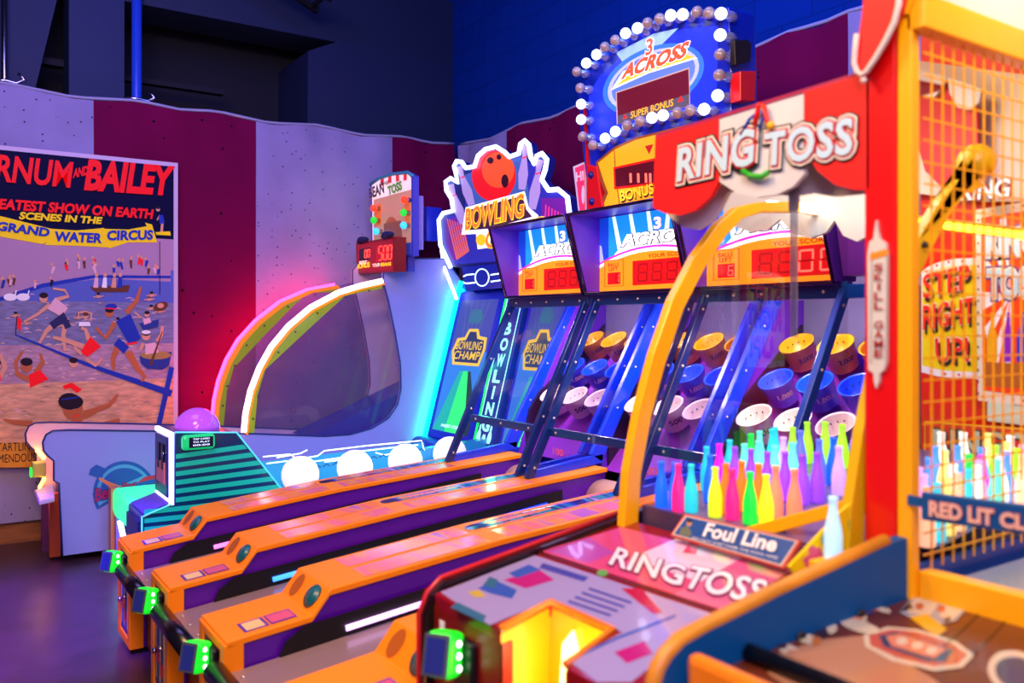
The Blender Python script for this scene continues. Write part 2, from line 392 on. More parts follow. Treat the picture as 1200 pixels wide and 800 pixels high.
R3(xl, xr, zb+.02, zt-.03, nvy); R3(xl, xr, 1.55, 2.13, prom); R3(xl, xr, 1.62, 1.9, pm('poster_wall_blue', '#5868b8', .6, spec=.15))
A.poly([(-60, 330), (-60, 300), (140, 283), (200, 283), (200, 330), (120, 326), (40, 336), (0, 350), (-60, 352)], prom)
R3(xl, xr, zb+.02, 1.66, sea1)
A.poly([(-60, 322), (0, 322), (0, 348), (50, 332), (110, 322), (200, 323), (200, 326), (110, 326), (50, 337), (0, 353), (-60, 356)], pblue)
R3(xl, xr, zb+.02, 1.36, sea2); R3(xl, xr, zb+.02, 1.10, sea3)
rr = random.Random(3)
for i in range(150):
    px = rr.uniform(-10, 190); pyy = rr.uniform(345, 505); L = rr.uniform(4, 12)
    A.line([(px, pyy), (px+L*.5, pyy-1.2), (px+L, pyy)], [.3, 1.3, .3], rip if pyy > 395 and rr.random() < .7 else ripd if rr.random() < .6 else pink)
# ribbon
for q in ([(-40, 246), (0, 253), (60, 268), (62, 280), (50, 286), (-40, 270)], [(60, 268), (90, 270), (122, 267), (128, 290), (90, 288), (52, 287), (58, 279)], [(120, 268), (150, 269), (172, 265), (170, 261), (178, 263), (184, 284), (150, 284), (128, 291), (124, 282)]): A.poly(q, py_)
# the crowd on the promenade and small swimmers
for i in range(26):
    px = rr.uniform(-5, 185); b = 322-rr.uniform(0, 14) if px > 60 else 338-rr.uniform(0, 8); h = rr.uniform(10, 16)
    A.line([(px, b), (px+rr.uniform(-3, 3), b-h*.6)], [2.2, 3.6], rr.choice([pblue, hairm, pr, brown, pink])); A.ell((px, b-h*.78), 1.7, 2.1, skin, 8)
for i in range(16):
    px = rr.uniform(0, 190); pyy = rr.uniform(336, 380)
    A.ell((px, pyy), 2.4, 2.6, skin, 8); A.ell((px, pyy-1.2), 2.4, 1.7, hairm, 8); A.line([(px-6, pyy+2), (px, pyy+3), (px+6, pyy+1)], 1.4, skin)
for px, pyy in ((12, 348), (27, 348)): A.ell((px, pyy), 8, 4.5, whitep, 12); A.line([(px+5, pyy), (px+7, pyy-8)], 1.6, whitep)
A.poly([(105, 336), (152, 334), (150, 342), (112, 342)], brown)
for px, m in ((112, pink), (122, whitep), (133, skin), (140, pblue)): A.line([(px, 337), (px+1, 325)], [6, 4], m); A.ell((px+1, 322), 2.2, 2.6, skin, 8)
A.line([(187, 283), (187, 345)], .8, nvy)
def man(hd, body, limbs, suit, sk, hair=hairm, hr=5):
    for L, wd in limbs: A.line(L, wd, sk)
    A.line(body[0], body[1], suit); A.ell(hd, hr, hr*1.15, sk, 12); A.ell((hd[0], hd[1]-hr*.6), hr*1.05, hr*.7, hair, 12)
# greasy pole and its players
A.line([(18, 392), (100, 426), (201, 461)], [1.6, 4, 8], pblue); A.line([(201, 430), (186, 497)], 6, pblue)
A.line([(18, 392), (20, 370)], 1, nvy); A.poly([(20, 371), (25, 374), (24, 388), (20, 384)], pr)
man((185, 245), ([(188, 252), (190, 262)], [5, 6]), [([(190, 262), (189, 273)], 3), ([(187, 252), (184, 258)], 1.6)], pblue, skin, hr=2.4)
A.poly([(182, 272), (199, 271), (200, 276), (183, 275)], py_)
man((51, 349), ([(60, 355), (76, 366)], [16, 13]), [([(58, 357), (44, 368), (28, 377)], [5, 3.4, 2.6]), ([(66, 351), (80, 347), (76, 340), (62, 338)], [5, 4, 3, 2.5]), ([(72, 372), (54, 388), (46, 402)], [8, 5, 3]), ([(78, 376), (74, 392), (76, 411)], [7, 5, 3])], pink, skin)
A.line([(60, 382), (74, 372), (80, 384)], [9, 13, 8], pm('poster_dark_suit', '#2c2c5c', .6, spec=.15))
man((128, 366), ([(144, 372), (158, 400)], [19, 16]), [([(148, 366), (160, 352), (165, 336)], [6, 5, 3]), ([(134, 378), (124, 396), (112, 384)], [6, 4.5, 4]), ([(138, 405), (132, 420), (133, 433)], [8, 6, 3.5]), ([(150, 412), (160, 430), (170, 442), (165, 446)], [9, 7, 4, 4])], pblue, skin2)
A.ell((130, 359), 7, 3.4, pblue, 12); A.line([(124, 361), (136, 362)], 1.4, pr); A.line([(143, 404), (161, 401)], 2, pr); A.line([(136, 400), (148, 410)], [10, 10], pblue)
man((86, 425), ([(112, 400), (98, 415)], [17, 10]), [([(104, 398), (100, 386), (95, 384)], [6, 4, 4]), ([(98, 406), (76, 398), (62, 395)], [6, 5, 3.4]), ([(96, 415), (88, 408), (90, 400)], [4, 4, 4]), ([(100, 420), (112, 428), (120, 420)], [4, 4, 3])], pr, skin)
man((100, 370), ([(99, 377), (99, 382)], [12, 14]), [([(92, 372), (92, 366), (100, 365)], 2.4), ([(106, 376), (107, 367), (100, 365)], 2.4)], whitep, skin, brown, 3.4)
A.poly([(163, 417), (201, 412), (198, 428), (190, 433), (172, 432), (165, 426)], ptub); A.ell((182, 416), 18, 5, pm('poster_ochre', '#a88848', .6, spec=.15), 16)
man((171, 393), ([(176, 402), (178, 414)], [12, 16]), [([(184, 400), (189, 392), (190, 382)], [5, 4, 3]), ([(168, 402), (164, 410)], [4, 3])], pink, skin); A.line([(190, 388), (176, 428)], [1, 3.5], brown); A.ell((171, 389), 5.5, 2.4, whitep, 10)
A.poly([(163, 379), (186, 374), (185, 383), (168, 387)], ptub); man((172, 368), ([(171, 373), (173, 379)], [8, 9]), [([(165, 372), (158, 366)], 2)], pink, skin, hr=3); A.ell((188, 359), 9, 5, brown, 12, -20); A.ell((188, 358), 4, 3, skin, 10)
man((31, 428), ([(40, 436), (46, 449)], [14, 24]), [([(34, 444), (20, 438), (18, 424), (26, 412)], [7, 5, 4, 3]), ([(42, 436), (50, 424), (47, 414)], [7, 5, 3])], pr, skin2, hr=7)
A.poly([(73, 452), (84, 448), (96, 456), (90, 460), (82, 454), (76, 456)], pr)
man((-4, 428), ([(-4, 436), (-4, 446)], [8, 10]), [([(0, 414), (6, 430), (0, 442)], [3, 6, 5])], pr, skin, hr=5)
man((85, 478), ([(84, 492), (92, 498)], [26, 30]), [([(98, 486), (112, 480), (128, 474), (138, 462)], [10, 6, 5, 3])], skin2, skin2, hairm, 12)
A.ell((81, 470), 13, 10, hairm, 14); A.line([(72, 468), (92, 465)], 1.4, pblue); A.ell((90, 477), 2, 1, hairm, 6); A.ell((83, 479), 2, 1, hairm, 6); A.line([(86, 488), (92, 486)], 1.4, pr)
A.line([(4, 491), (14, 494), (38, 496)], [2, 5, 7], skin2); A.line([(120, 496), (140, 492)], [3, 5], skin2)
A.poly([(-60, 519), (36, 518), (44, 522), (46, 540), (40, 547), (-60, 548)], pm('poster_ochre_label', '#d09030', .6, spec=.15))
A.done('print', t)
def pl(txt, bl, br, tl_, m, shear=.18, bold=.045): letters('lettering', txt, (0, 1, 0), PY-.012, bl, br, tl_, m, t, bold, shear, lift=A.k+.0005)
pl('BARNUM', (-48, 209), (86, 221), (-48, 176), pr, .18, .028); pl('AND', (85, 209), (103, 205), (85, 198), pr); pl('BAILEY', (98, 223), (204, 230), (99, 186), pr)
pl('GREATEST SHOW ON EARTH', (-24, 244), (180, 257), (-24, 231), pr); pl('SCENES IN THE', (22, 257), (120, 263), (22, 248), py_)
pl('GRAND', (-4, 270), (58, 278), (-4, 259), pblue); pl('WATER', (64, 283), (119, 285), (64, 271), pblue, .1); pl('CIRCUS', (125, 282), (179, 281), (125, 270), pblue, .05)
pl('STARTLING', (-8, 529), (42, 527), (-8, 519), hairm, 0, 0); pl('TREMENDOUS', (-19, 543), (42, 540), (-19, 533), hairm, 0, 0)

# ------------------------------------------------------------------ bean bag tossing game by the left wall
YN, YFAR = 6.06, 6.54
bean = thing('bean_bag_game', (1.9, 6.3, 0), 'pale lavender bean bag alley game with two glowing arches against the left wall', 'arcade game')
lav = pm('lavender_white_laminate', '#9498e8', .6); lav2 = pm('pink_white_laminate', '#d8b8c8', .35)
out = [(69, 651), (69, 566), (63, 563), (63, 540), (56, 534), (51, 528), (50, 518), (54, 509), (62, 504.5), (80, 503.5), (185, 505), (300, 508), (380, 511), (410, 509), (435, 502), (455, 490), (466, 474), (470, 455), (469, 425), (463, 390), (455, 352), (449, 330), (449, 315), (455, 307), (468, 304), (490, 303), (522, 303)]
prof = [(oy(p, YN).x, oy(p, YN).z) for p in out]+[(3.62, 1.8), (3.62, .045)]
prof[0] = (.66, .045)
obj('side_panel', MB().py(prof, YN, YN+.03), lav, bean)
obj('side_panel', MB().py([(x-.06, z+.01) for x, z in prof], YFAR-.03, YFAR), lav2, bean)
edge = [Vector((x, YN-.001, z)) for x, z in prof[:-1]]
obj('edge_trim', MB().tube(edge, .006, 6), pm('dark_blue_trim', '#182878', .4), bean)
obj('edge_trim', MB().tube([(p.x-.06, YFAR-.031, p.z+.01) for p in edge], .006, 6), pm('dark_blue_trim', '#182878', .4), bean)
obj('front_panel', MB().box(.67, .70, YN+.03, YFAR-.03, .04, .55), pm('indigo_laminate', '#2c1ca0', .35), bean)
obj('alley_bed', MB().py([(.75, .55), (3.3, .62), (3.3, .66), (.75, .60)], YN+.03, YFAR-.03), lav, bean)
obj('target_ramp', MB().py([(2.3, .66), (3.4, 1.1), (3.4, .66)], YN+.08, YFAR-.05), pm('indigo_laminate', '#2c1ca0', .35), bean)
obj('back_board', MB().box(3.42, 3.5, YN+.03, YFAR-.03, .6, 1.95), lav, bean)
o1 = [(286, 507), (288, 485), (294, 458), (304, 432), (318, 407), (338, 383), (364, 361), (398, 343), (425, 335), (448, 330)]
i1 = [(448, 338), (425, 342), (404, 347), (358, 389), (311, 433), (302, 462), (298, 507)]
limeg = pm('lime_arch_paint', '#98b81c', .3, coat=.4); oran = glow('orange_arch_paint', '#ff8a10', .35)
def arch(outer, inner, y, parent, tubem, tr_, ty=-.012):
    O = [oy(p, y) for p in outer]; I = [oy(p, y) for p in inner]
    a = obj('arch', MB().prism(O+I, (0, .03, 0)), limeg, parent)
    band = [p+(Vector((1, 0, -.8)).normalized()*.035) for p in O]
    obj('face_band', MB().prism([p+Vector((0, -.004, 0)) for p in O+band[::-1]], (0, .003, 0)), oran, a)
    obj('light_tube', MB().tube([p+Vector((-.006, ty, .006)) for p in O], tr_, 8), tubem, a)
    mb = MB()
    for k in range(1, len(O)-1):
        c = O[k]+Vector((.05, -.006, -.035)); mb.lathe([(.008, 0), (.006, .006)], c, (0, -1, 0), 8)
    obj('bolt', mb, black, a)
arch(o1, i1, YN-.005, bean, glow('white_pink_neon', '#ffb8d0', 7), .020)
o2 = [(251, 492), (253, 470), (258, 447), (267, 423), (281, 399), (302, 376), (330, 354), (362, 340), (395, 334)]
i2 = [(395, 342), (362, 343), (347, 355), (310, 393), (274, 431), (266, 458), (262, 500)]
arch(o2, i2, YFAR-.02, bean, glow('hot_pink_neon', '#ff1048', 60), .011, .042)
gl = glass('smoky_acrylic', '#ece8f4', .04, .02, .10, '#a498c0', .25)
pane = [oy(p, YN+.015) for p in o1]+[oy(p, YN+.015) for p in [(455, 352), (463, 390), (469, 425), (470, 455), (466, 474), (455, 490), (435, 502), (410, 509), (380, 511), (300, 508)]]
obj('clear_side', MB().poly(pane), gl, bean)
obj('clear_side', MB().poly([p+Vector((-.06, YFAR-YN-.03, .01)) for p in pane]), glass('dark_smoky_acrylic', '#ccc4dc', .04, .05, .28, '#9084b4', .25), bean)
# front shelf with lamps
obj('coin_shelf', MB().prism([oz(p, .5) for p in ((40, 574), (62, 566), (64, 582), (46, 586))], (0, 0, -.03)), lav2, bean, .006)
amb = glow('warm_amber_neon', '#ffa030', 22)
obj('shelf_light', MB().tube([(.56, 6.52, .66), (.56, 6.1, .665)], .012, 8), amb, bean)
obj('shelf_light', MB().tube([(.60, 6.50, .47), (.56, 6.36, .44), (.56, 6.12, .445)], .010, 8), amb, bean)
obj('front_leg', MB().box(.58, .64, 6.42, 6.5, 0, .42), pm('plum_laminate', '#5a2460', .4), bean)
obj('front_leg', MB().box(.60, .66, 6.16, 6.24, .02, .42), pm('rust_trim', '#c04818', .4), bean)
r = obj('card_reader', MB().box(.52, .60, 6.38, 6.46, .50, .60), pm('grey_green_case', '#8a9a60', .4), bean, .012)
obj('light_panel', MB().box(.512, .519, 6.385, 6.455, .505, .56), glow('green_led', '#10ff30', 3), r)
# printed badge on the near side panel (the figure on it is left out)
A = Art((0, 1, 0), YN-.002)
bblue = pm('badge_blue', '#2a5ab8', .4); bsky = pm('badge_sky', '#58a8e0', .4)
A.ell((146, 578), 37, 38, bblue, 28, 0, 150, 330); A.ell((146, 578), 33, 34, bsky, 28, 0, 155, 325)
A.ell((146, 574), 28, 26, bblue, 24, 0, 170, 320); A.poly([(106, 549), (113, 544), (124, 549), (119, 561), (104, 556)], bblue)
A.line([(116, 560), (128, 567), (140, 572)], [3, 5, 6], pm('badge_peach', '#e88860', .5))
A.line([(160, 574), (172, 565), (184, 562)], [12, 14, 12], pm('badge_red', '#d83050', .5))
A.poly([(108, 578), (184, 560), (184, 575), (112, 588)], bblue)
A.done('badge', bean); mg = pm('badge_magenta', '#b01878', .4)
letters('lettering', 'Bean', (0, 1, 0), YN-.002, (111, 588), (139, 580), (110, 573), mg, bean, .03, .15, A.k+.001, outline=pm('badge_edge', '#301048', .4), ow=.03)
letters('lettering', 'Bag', (0, 1, 0), YN-.002, (142, 577), (160, 573), (142, 566), mg, bean, .03, .15, A.k+.001, outline=pm('badge_edge', '#301048', .4), ow=.03)
# marquee and score box
SX = 3.0
so = [(434, 216), (444, 209), (460, 204), (478, 202), (484, 206), (484, 300), (436, 300)]
P_ = [ox(p, SX) for p in so]
sg = obj('sign_box', MB().prism(P_, (.05, 0, 0)), pm('blue_sign_case', '#3a48c8', .35), bean)
obj('sign_trim', MB().tube(P_[:5], .014, 8), pm('teal_edge', '#38a0b0', .3), sg)
A = Art((1, 0, 0), SX)
A.poly([(436, 217), (446, 210), (460, 206), (478, 204), (482, 208), (482, 298), (437, 298)], glow('sign_cream', '#e8d8d0', .8))
A.poly([(438, 234), (482, 222), (482, 298), (438, 298)], glow('sign_tan', '#c89070', .5))
for i, q in enumerate(((446, 210), (455, 207), (464, 205), (473, 204))): A.poly([q, (q[0]+4, q[1]-1), (q[0]+4, q[1]+7), (q[0], q[1]+8)], glow('sign_red', '#e02818', .6))
A.poly([(440, 240), (447, 238), (447, 264), (440, 264)], glow('sign_orange', '#e87020', .5)); A.poly([(474, 232), (481, 230), (481, 262), (475, 262)], glow('sign_orange', '#e87020', .5))
A.ell((459, 268), 8, 14, glow('sign_rust', '#b0502c', .5), 16); A.poly([(450, 262), (470, 258), (472, 282), (450, 282)], glow('sign_brown', '#905038', .4))
A.poly([(472, 285), (482, 284), (482, 298), (472, 298)], glow('sign_blue', '#3040b0', .4))
A.done('printed_face', sg)
letters('lettering', 'BEAN', (1, 0, 0), SX, (435, 233), (452, 226), (434, 221), pm('sign_plum', '#5a2848', .4), sg, .02, 0, .012, outline=white, ow=.03)
letters('lettering', 'Bag', (1, 0, 0), SX, (448, 219), (457, 216), (448, 213), pm('sign_maroon', '#7a3420', .4), sg, .01, 0, .012)
letters('lettering', 'TOSS', (1, 0, 0), SX, (457, 229), (473, 222), (456, 219), glow('sign_green', '#58a020', .5), sg, .02, 0, .014, outline=pm('sign_plum', '#5a2848', .4), ow=.03)
for q, cc in (((438, 244), '#ff3010'), ((474, 234), '#ff3010'), ((438, 258), '#10a020'), ((473, 249), '#10a020'), ((441, 271), '#30a0ff'), ((473, 264), '#30a0ff')):
    b = obj('bulb', MB().ball(ox(q, SX-.05), .028, 12), glow('bulb_'+cc[1:], cc, 2.2), sg)
    obj('socket', MB().lathe([(.02, 0), (.02, .05)], ox(q, SX-.05), (1, 0, 0), 10), chrome, b)
obj('sign_post', MB().prism([ox(p, SX+.02) for p in ((455, 300), (478, 300), (478, 318), (455, 318))], (.06, 0, 0)), pm('blue_sign_case', '#3a48c8', .35), bean)
obj('side_pillar', MB().prism([ox(p, SX+.06) for p in ((484, 230), (488, 229), (488, 292), (484, 292))], (.06, 0, 0)), lav, sg)
obj('speaker_box', MB().prism([ox(p, SX+.35) for p in ((488, 244), (500, 242), (500, 282), (488, 282))], (.14, 0, 0)), pm('blue_sign_case2', '#2030c0', .4), bean)
DX = 2.86
db = obj('score_box', MB().prism([ox(p, DX) for p in ((417, 285), (462, 277), (462, 318), (418, 321))], (.10, 0, 0)), pm('maroon_case', '#8a1010', .35), bean)
A = Art((1, 0, 0), DX)
A.poly([(418.5, 287), (460.5, 279.5), (460.5, 316), (419.5, 319)], glow('display_maroon', '#981010', .4))
A.poly([(421, 292), (434, 289.5), (434, 304), (421, 306)], pm('display_dark', '#300408', .2)); A.poly([(441, 289), (460, 285.5), (460, 305), (441, 307)], glow('display_red', '#b80c08', .5))
sg7 = glow('segment_red', '#ff3828', 4)
digits(A, '00', (427, 302), (434, 301), (427, 293), sg7, None, .9); digits(A, '500', (443, 305), (460, 303), (443, 289), sg7, None, 1.2)
A.done('display', db)
letters('lettering', 'BONUS', (1, 0, 0), DX, (419, 315), (434, 313), (419, 309), glow('bonus_yellow', '#ffd010', 1.2), db, .03, 0, .004)
letters('lettering', 'BEST', (1, 0, 0), DX, (422, 310), (431, 309), (422, 306), glow('bonus_cream', '#ffe8d0', 1), db, .02, 0, .004)
letters('lettering', 'YOUR', (1, 0, 0), DX, (437, 313), (446, 312), (437, 309), glow('bonus_cream', '#ffe8d0', 1), db, .02, 0, .004)
letters('lettering', 'BEANS', (1, 0, 0), DX, (447, 312), (459, 311), (447, 308), glow('bonus_yellow', '#ffd010', 1.2), db, .02, 0, .004)
for q in ((425, 281), (454, 275)):
    mb = MB(); c = ox(q, DX-.01); mb.ball(c, .045, 12, (1, 1, .6)); mb.ball(c+Vector((0, .05, -.01)), .03, 10, (1, 1, .7)); mb.ball(c+Vector((0, -.05, .0)), .03, 10, (1, 1, .7))
    obj('bag_ornament', mb, pm('dark_blue_cloth', '#101c50', .8), db)

# ------------------------------------------------------------------ bowling ball game
bow = thing('bowling_game', (2.2, 5.25, 0), 'bowling game with teal striped pod, tall screens and a neon pin sign', 'arcade game')
YP = 5.0
teal = glow('teal_stripe', '#0cc0a8', .22); deep = pm('deep_teal_laminate', '#063c6c', .3, coat=.4)
pod = obj('pod', MB().py([(1.10, .90), (1.44, .875), (1.72, .50), (2.3, .52), (2.3, .02), (.93, .02), (.93, .455), (1.09, .506)], YP, 5.4), deep, bow, .008)
A = Art((0, 1, 0), YP)
def edge_x(y): return 278+(y-508)*(332-278)/(577-508)
for k in range(9):
    ya = 531+k*10.2; h = 5.6
    lx = 206 if ya < 588 else 169
    def row(y): return [(lx, y+1), (edge_x(y-11)-2, y-.105*(edge_x(y)-206)-1)] if ya < 588 else [(lx, y+5), (345, y-14)]
    a, b = row(ya), row(ya+h); A.poly([a[0], a[1], b[1], b[0]], teal)
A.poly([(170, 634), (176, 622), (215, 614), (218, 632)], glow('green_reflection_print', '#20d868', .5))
A.done('striped_side', pod)
cy = glow('white_cyan_edge', '#a8f0ff', 2.2)
obj('edge_trim', MB().tube([(1.10, YP-.003, .902), (1.44, YP-.003, .877), (1.72, YP-.003, .502)], .005, 6), glow('cyan_edge', '#58d8f0', .8), pod)
obj('edge_trim', MB().tube([(.93, YP-.003, .02), (.93, YP-.003, .455), (1.09, YP-.003, .508)], .005, 6), glow('cyan_edge', '#58d8f0', .8), pod)
obj('light_edge', MB().box(1.075, 1.095, 4.995, 5.025, .50, .90).box(1.075, 1.095, 5.025, 5.39, .875, .90).box(1.075, 1.095, 5.025, 5.39, .50, .52), glow('white_violet_led', '#c8c0ff', 5), pod)
fp = obj('front_door', MB().box(1.07, 1.09, 5.05, 5.37, .53, .87), pm('indigo_door', '#101e78', .3), pod, .006)
obj('bill_slot', MB().box(1.062, 1.07, 5.22, 5.27, .68, .82).box(1.062, 1.07, 5.12, 5.17, .68, .82), black, fp)
obj('sticker', MB().box(1.064, 1.07, 5.10, 5.30, .60, .72), pm('pink_sticker', '#f09098', .6), fp)
obj('door_lock', MB().lathe([(.012, 0), (.012, .012)], (1.07, 5.12, .77), (-1, 0, 0), 10), chrome, fp)
obj('seat_top', MB().prism([(.94, 5.02, .462), (1.075, 5.02, .506), (1.075, 5.38, .506), (.94, 5.38, .462)], (0, 0, .005)), pm('violet_print', '#5838a8', .3), pod)
obj('lower_front', MB().box(.915, .93, 5.03, 5.37, .05, .42), pm('dark_blue_door', '#101848', .35), pod)
obj('latch', MB().lathe([(.012, 0), (.01, .015)], (.915, 5.12, .30), (-1, 0, 0), 10), chrome, pod)
obj('dome', MB().ball((1.27, 5.2, .885), .128, 24, half=True), pm('violet_dome', '#c060e8', .15, es=.35, ecol='#b048f0'), pod)
r = obj('card_reader', MB().box(1.13, 1.31, YP-.05, YP, .80, .885), pm('green_case', '#18c870', .3, es=.5, ecol='#10e080'), pod, .02, seg=3)
obj('screen', MB().box(1.165, 1.295, YP-.054, YP-.05, .815, .872), pm('dark_screen', '#101440', .15), r)
for k, s in enumerate(('TAP CARD', 'TO PLAY', '00:00')): letters('lettering', s, (0, 1, 0), YP-.054, (1.185, YP-.054, .858-.017*k), (1.275, YP-.054, .858-.017*k), (1.185, YP-.054, .867-.017*k), glow('screen_text', '#c8e0ff', 2), r, 0, 0, .001)
# left lane front lip and post
obj('lane_lip', MB().prism([(.93, y, z) for y, z in [(5.40, .40), (5.40, .47), (5.88, .47), (5.95, .44), (5.97, .38), (5.95, .32), (5.88, .29), (5.45, .30)]], (.35, 0, 0)), glow('aqua_lip', '#38f8a0', 1.0), bow, .02)
obj('light_tube', MB().tube([(.95, 5.80, .28), (.99, 5.75, .05)], .016, 8), glow('blue_white_neon', '#a8c8ff', 7), bow)
obj('front_post', MB().box(.92, .97, 5.93, 6.03, .03, .46), pm('peach_trim', '#e08a60', .4), bow)
obj('front_post', MB().box(.94, .99, 5.87, 5.92, .03, .36), pm('mauve_trim', '#8858c0', .4), bow)
obj('lane_front', MB().box(1.0, 1.05, 5.4, 5.9, .02, .30), pm('indigo_door', '#101e78', .3), bow)
# lanes, guard rail and glowing side board
lane_m = pm('pale_blue_lane', '#90a8d8', .2, coat=.4)
obj('lane_bed', MB().py([(1.2, .36), (3.4, .50), (3.4, .46), (1.2, .32)], 5.4, 5.95), lane_m, bow)
obj('lane_bed', MB().py([(1.5, .46), (3.4, .56), (3.4, .50), (1.5, .40)], 4.56, 5.0), lane_m, bow)
obj('divider', MB().py([(1.7, .50), (1.7, .62), (3.4, .72), (3.4, .50)], 5.02, 5.1), pm('cyan_divider', '#30a8d8', .2, coat=.5), bow)
ln = glow('white_circuit_line', '#e0ffff', 1.6); A = Art((0, 1, 0), 5.02)
A.poly([(305, 541), (497, 518), (498, 548), (330, 575)], glow('aqua_panel', '#20a0d0', .3))
for pts in ([(308, 535), (340, 532), (348, 538), (372, 534), (380, 528), (430, 522), (494, 516), (497, 528)], [(312, 543), (336, 540), (343, 544), (400, 536), (410, 530), (470, 523), (490, 521)], [(380, 541), (396, 539), (402, 533), (420, 531)], [(440, 530), (450, 533), (488, 527)], [(324, 536), (352, 531), (360, 527)]): A.line(pts, 1.5, ln)
for k in range(14): A.line([(345+k*11, 552-k*1.8), (350+k*11, 549-k*1.8), (354+k*11, 551-k*1.8)], 1.6, pm('aqua_dark_print', '#0868a0', .3))
A.done('circuit_panel', bow)
mb = MB().tube([(1.72, 4.64, .58), (3.3, 4.64, .66)], .011, 8)
for x in (1.95, 2.35, 2.75): mb.tube([(x, 4.64, .46), (x, 4.64, .59+.05*(x-1.7))], .009, 6)
obj('guard_rail', mb, pm('teal_rail', '#108090', .25, .4), bow)
for i, (p, s) in enumerate(zip(((352, 556), (416, 548), (475, 540), (527, 531)), ('nearest the teal striped pod', 'second from the teal striped pod', 'third from the teal striped pod', 'farthest from the pod, half behind the slanted post'))):
    c = oy(p, 4.80); m = glow('white_lit_ball', '#fff0f4', .75)
    o = solo('bowling_ball', MB().ball((c.x, c.y, c.z), .108, 26), m, 'glowing white ball in the bowling lane, '+s, 'ball', 'white balls in the bowling lane')
# tower with monitors
TX = 3.47
def fx(z): return 3.17+.27*(z-.62)
NT, DT = (1, 0, -.27), 3.17-.27*.62
obj('tower', MB().py([(fx(.5)+.05, .02), (fx(.5)+.05, .5), (fx(1.95)+.05, 1.95), (3.84, 1.95), (3.84, .02)], 4.42, 6.0), pm('blue_tower', '#1450e0', .35), bow)
obj('ball_return', MB().tube([(3.12, 5.95, .56), (3.12, 5.2, .56)], .075, 16), royal, bow)
obj('ball_return', MB().tube([(3.12, 4.95, .58), (3.12, 4.45, .58)], .06, 16), royal, bow)
gn = glow('green_neon', '#08ff40', 1.6); gc = glow('cyan_neon', '#08f0c0', 1.8)
def screen(y0, y1):
    mo = obj('monitor', MB().prism([(fx(z), y, z) for y, z in ((y0, .62), (y1, .62), (y1, 1.76), (y0, 1.76))], (.06, 0, 0)), royal, bow, .02)
    f = lambda u, v: (fx(.66+1.06*v), y0+(y1-y0)*u, .66+1.06*v)   # u across, v up
    A = Art(NT, DT)
    def P(*q): return [f(u, v) for u, v in q]
    A.poly(P((.1, .03), (.9, .03), (.9, .97), (.1, .97)), glow('screen_blue', '#2c78d8', 1.3, '#101830'))
    A.poly(P((.1, .6), (.9, .6), (.9, .97), (.1, .97)), glow('screen_violet', '#4048a8', 1.1, '#101830'))
    for k in range(5): A.poly(P((.2+k*.13, .97), (.23+k*.13, .97), (.34+k*.07, .68), (.31+k*.07, .68)), glow('screen_beam', '#6070c0', .7, '#101830'))
    A.poly(P((.10, .03), (.82, .03), (.60, .46), (.42, .46)), glow('screen_green', '#28d068' if y0 > 5 else '#e8b020', 1.7, '#101830'))
    A.poly(P((.10, .03), (.38, .03), (.50, .46), (.42, .46)), glow('screen_teal', '#18b0a8' if y0 > 5 else '#c8a058', 1.2, '#101830'))
    A.poly(P((.82, .03), (.9, .03), (.9, .2), (.66, .46), (.60, .46)), glow('screen_dark_green', '#205038', .7, '#101830'))
    A.poly(P((.22, .50), (.80, .50), (.86, .62), (.84, .70), (.68, .71), (.62, .76), (.42, .76), (.36, .70), (.2, .69), (.14, .6)), glow('screen_gold', '#f0c030', 1.3, '#101830'))
    A.poly(P((.26, .52), (.76, .52), (.81, .62), (.79, .68), (.64, .69), (.59, .74), (.45, .74), (.40, .68), (.24, .67), (.19, .6)), glow('screen_logo', '#28386c' if y0 > 5 else '#b07028', .8, '#101830'))
    A.ell(tuple(f(.5, .84)), 1, 1, glow('screen_beam', '#6070c0', .7, '#101830')) if False else None
    A.poly(P((.38, .80), (.62, .80), (.66, .84), (.6, .9), (.4, .9), (.34, .84)), glow('screen_bowler', '#4080a8' if y0 > 5 else '#c04828', .8, '#101830'))
    A.done('screen', mo)
    for s, a, b in (('BOWLING', .61, .67), ('CHAMP', .54, .60)):
        letters('lettering', s, NT, DT, f(.22, a), f(.78, a), f(.22, b), glow('screen_gold', '#f0c030', 1.3, '#101830'), mo, .01, .1, A.k+.001)
    letters('lettering', 'INSERT COIN', NT, DT, f(.3, .06), f(.7, .06), f(.3, .08), glow('screen_text', '#c8e0ff', 2), mo, 0, 0, A.k+.001)
    return mo
screen(5.93, 5.26); screen(4.93, 4.43)
obj('light_edge', MB().prism([(fx(.6)-.0, y, .6) for y in (5.19, 5.245)]+[(fx(1.78)-.0, y, 1.78) for y in (5.245, 5.19)], (.03, 0, 0)).box(fx(.6)-.02, fx(.6)+.02, 5.2, 5.95, .575, .60), gn, bow)
obj('light_edge', MB().prism([(fx(.55), y, .55) for y in (5.965, 5.99)]+[(fx(1.85), y, 1.85) for y in (5.99, 5.965)], (.03, 0, 0)), gc, bow)
ccol = obj('centre_column', MB().prism([(fx(.5)-.03, 5.18, .5), (fx(.5)-.03, 4.95, .5), (fx(1.8)-.03, 4.95, 1.8), (fx(1.8)-.03, 5.18, 1.8)], (.08, 0, 0)), pm('blue_column', '#0c48a0', .3), bow, .01)
mint = glow('mint_print', '#a0ffd8', 1.3)
for i, ch in enumerate('BOWLING'):
    z = 1.47-i*.112; hw = .012 if ch == 'I' else .048; letters('lettering', ch, NT, DT-.03, (fx(z-.045)-.03, 5.07+hw, z-.045), (fx(z-.045)-.03, 5.07-hw, z-.045), (fx(z+.045)-.03, 5.07+hw, z+.045), mint, ccol, .04)
A = Art(NT, DT-.03)
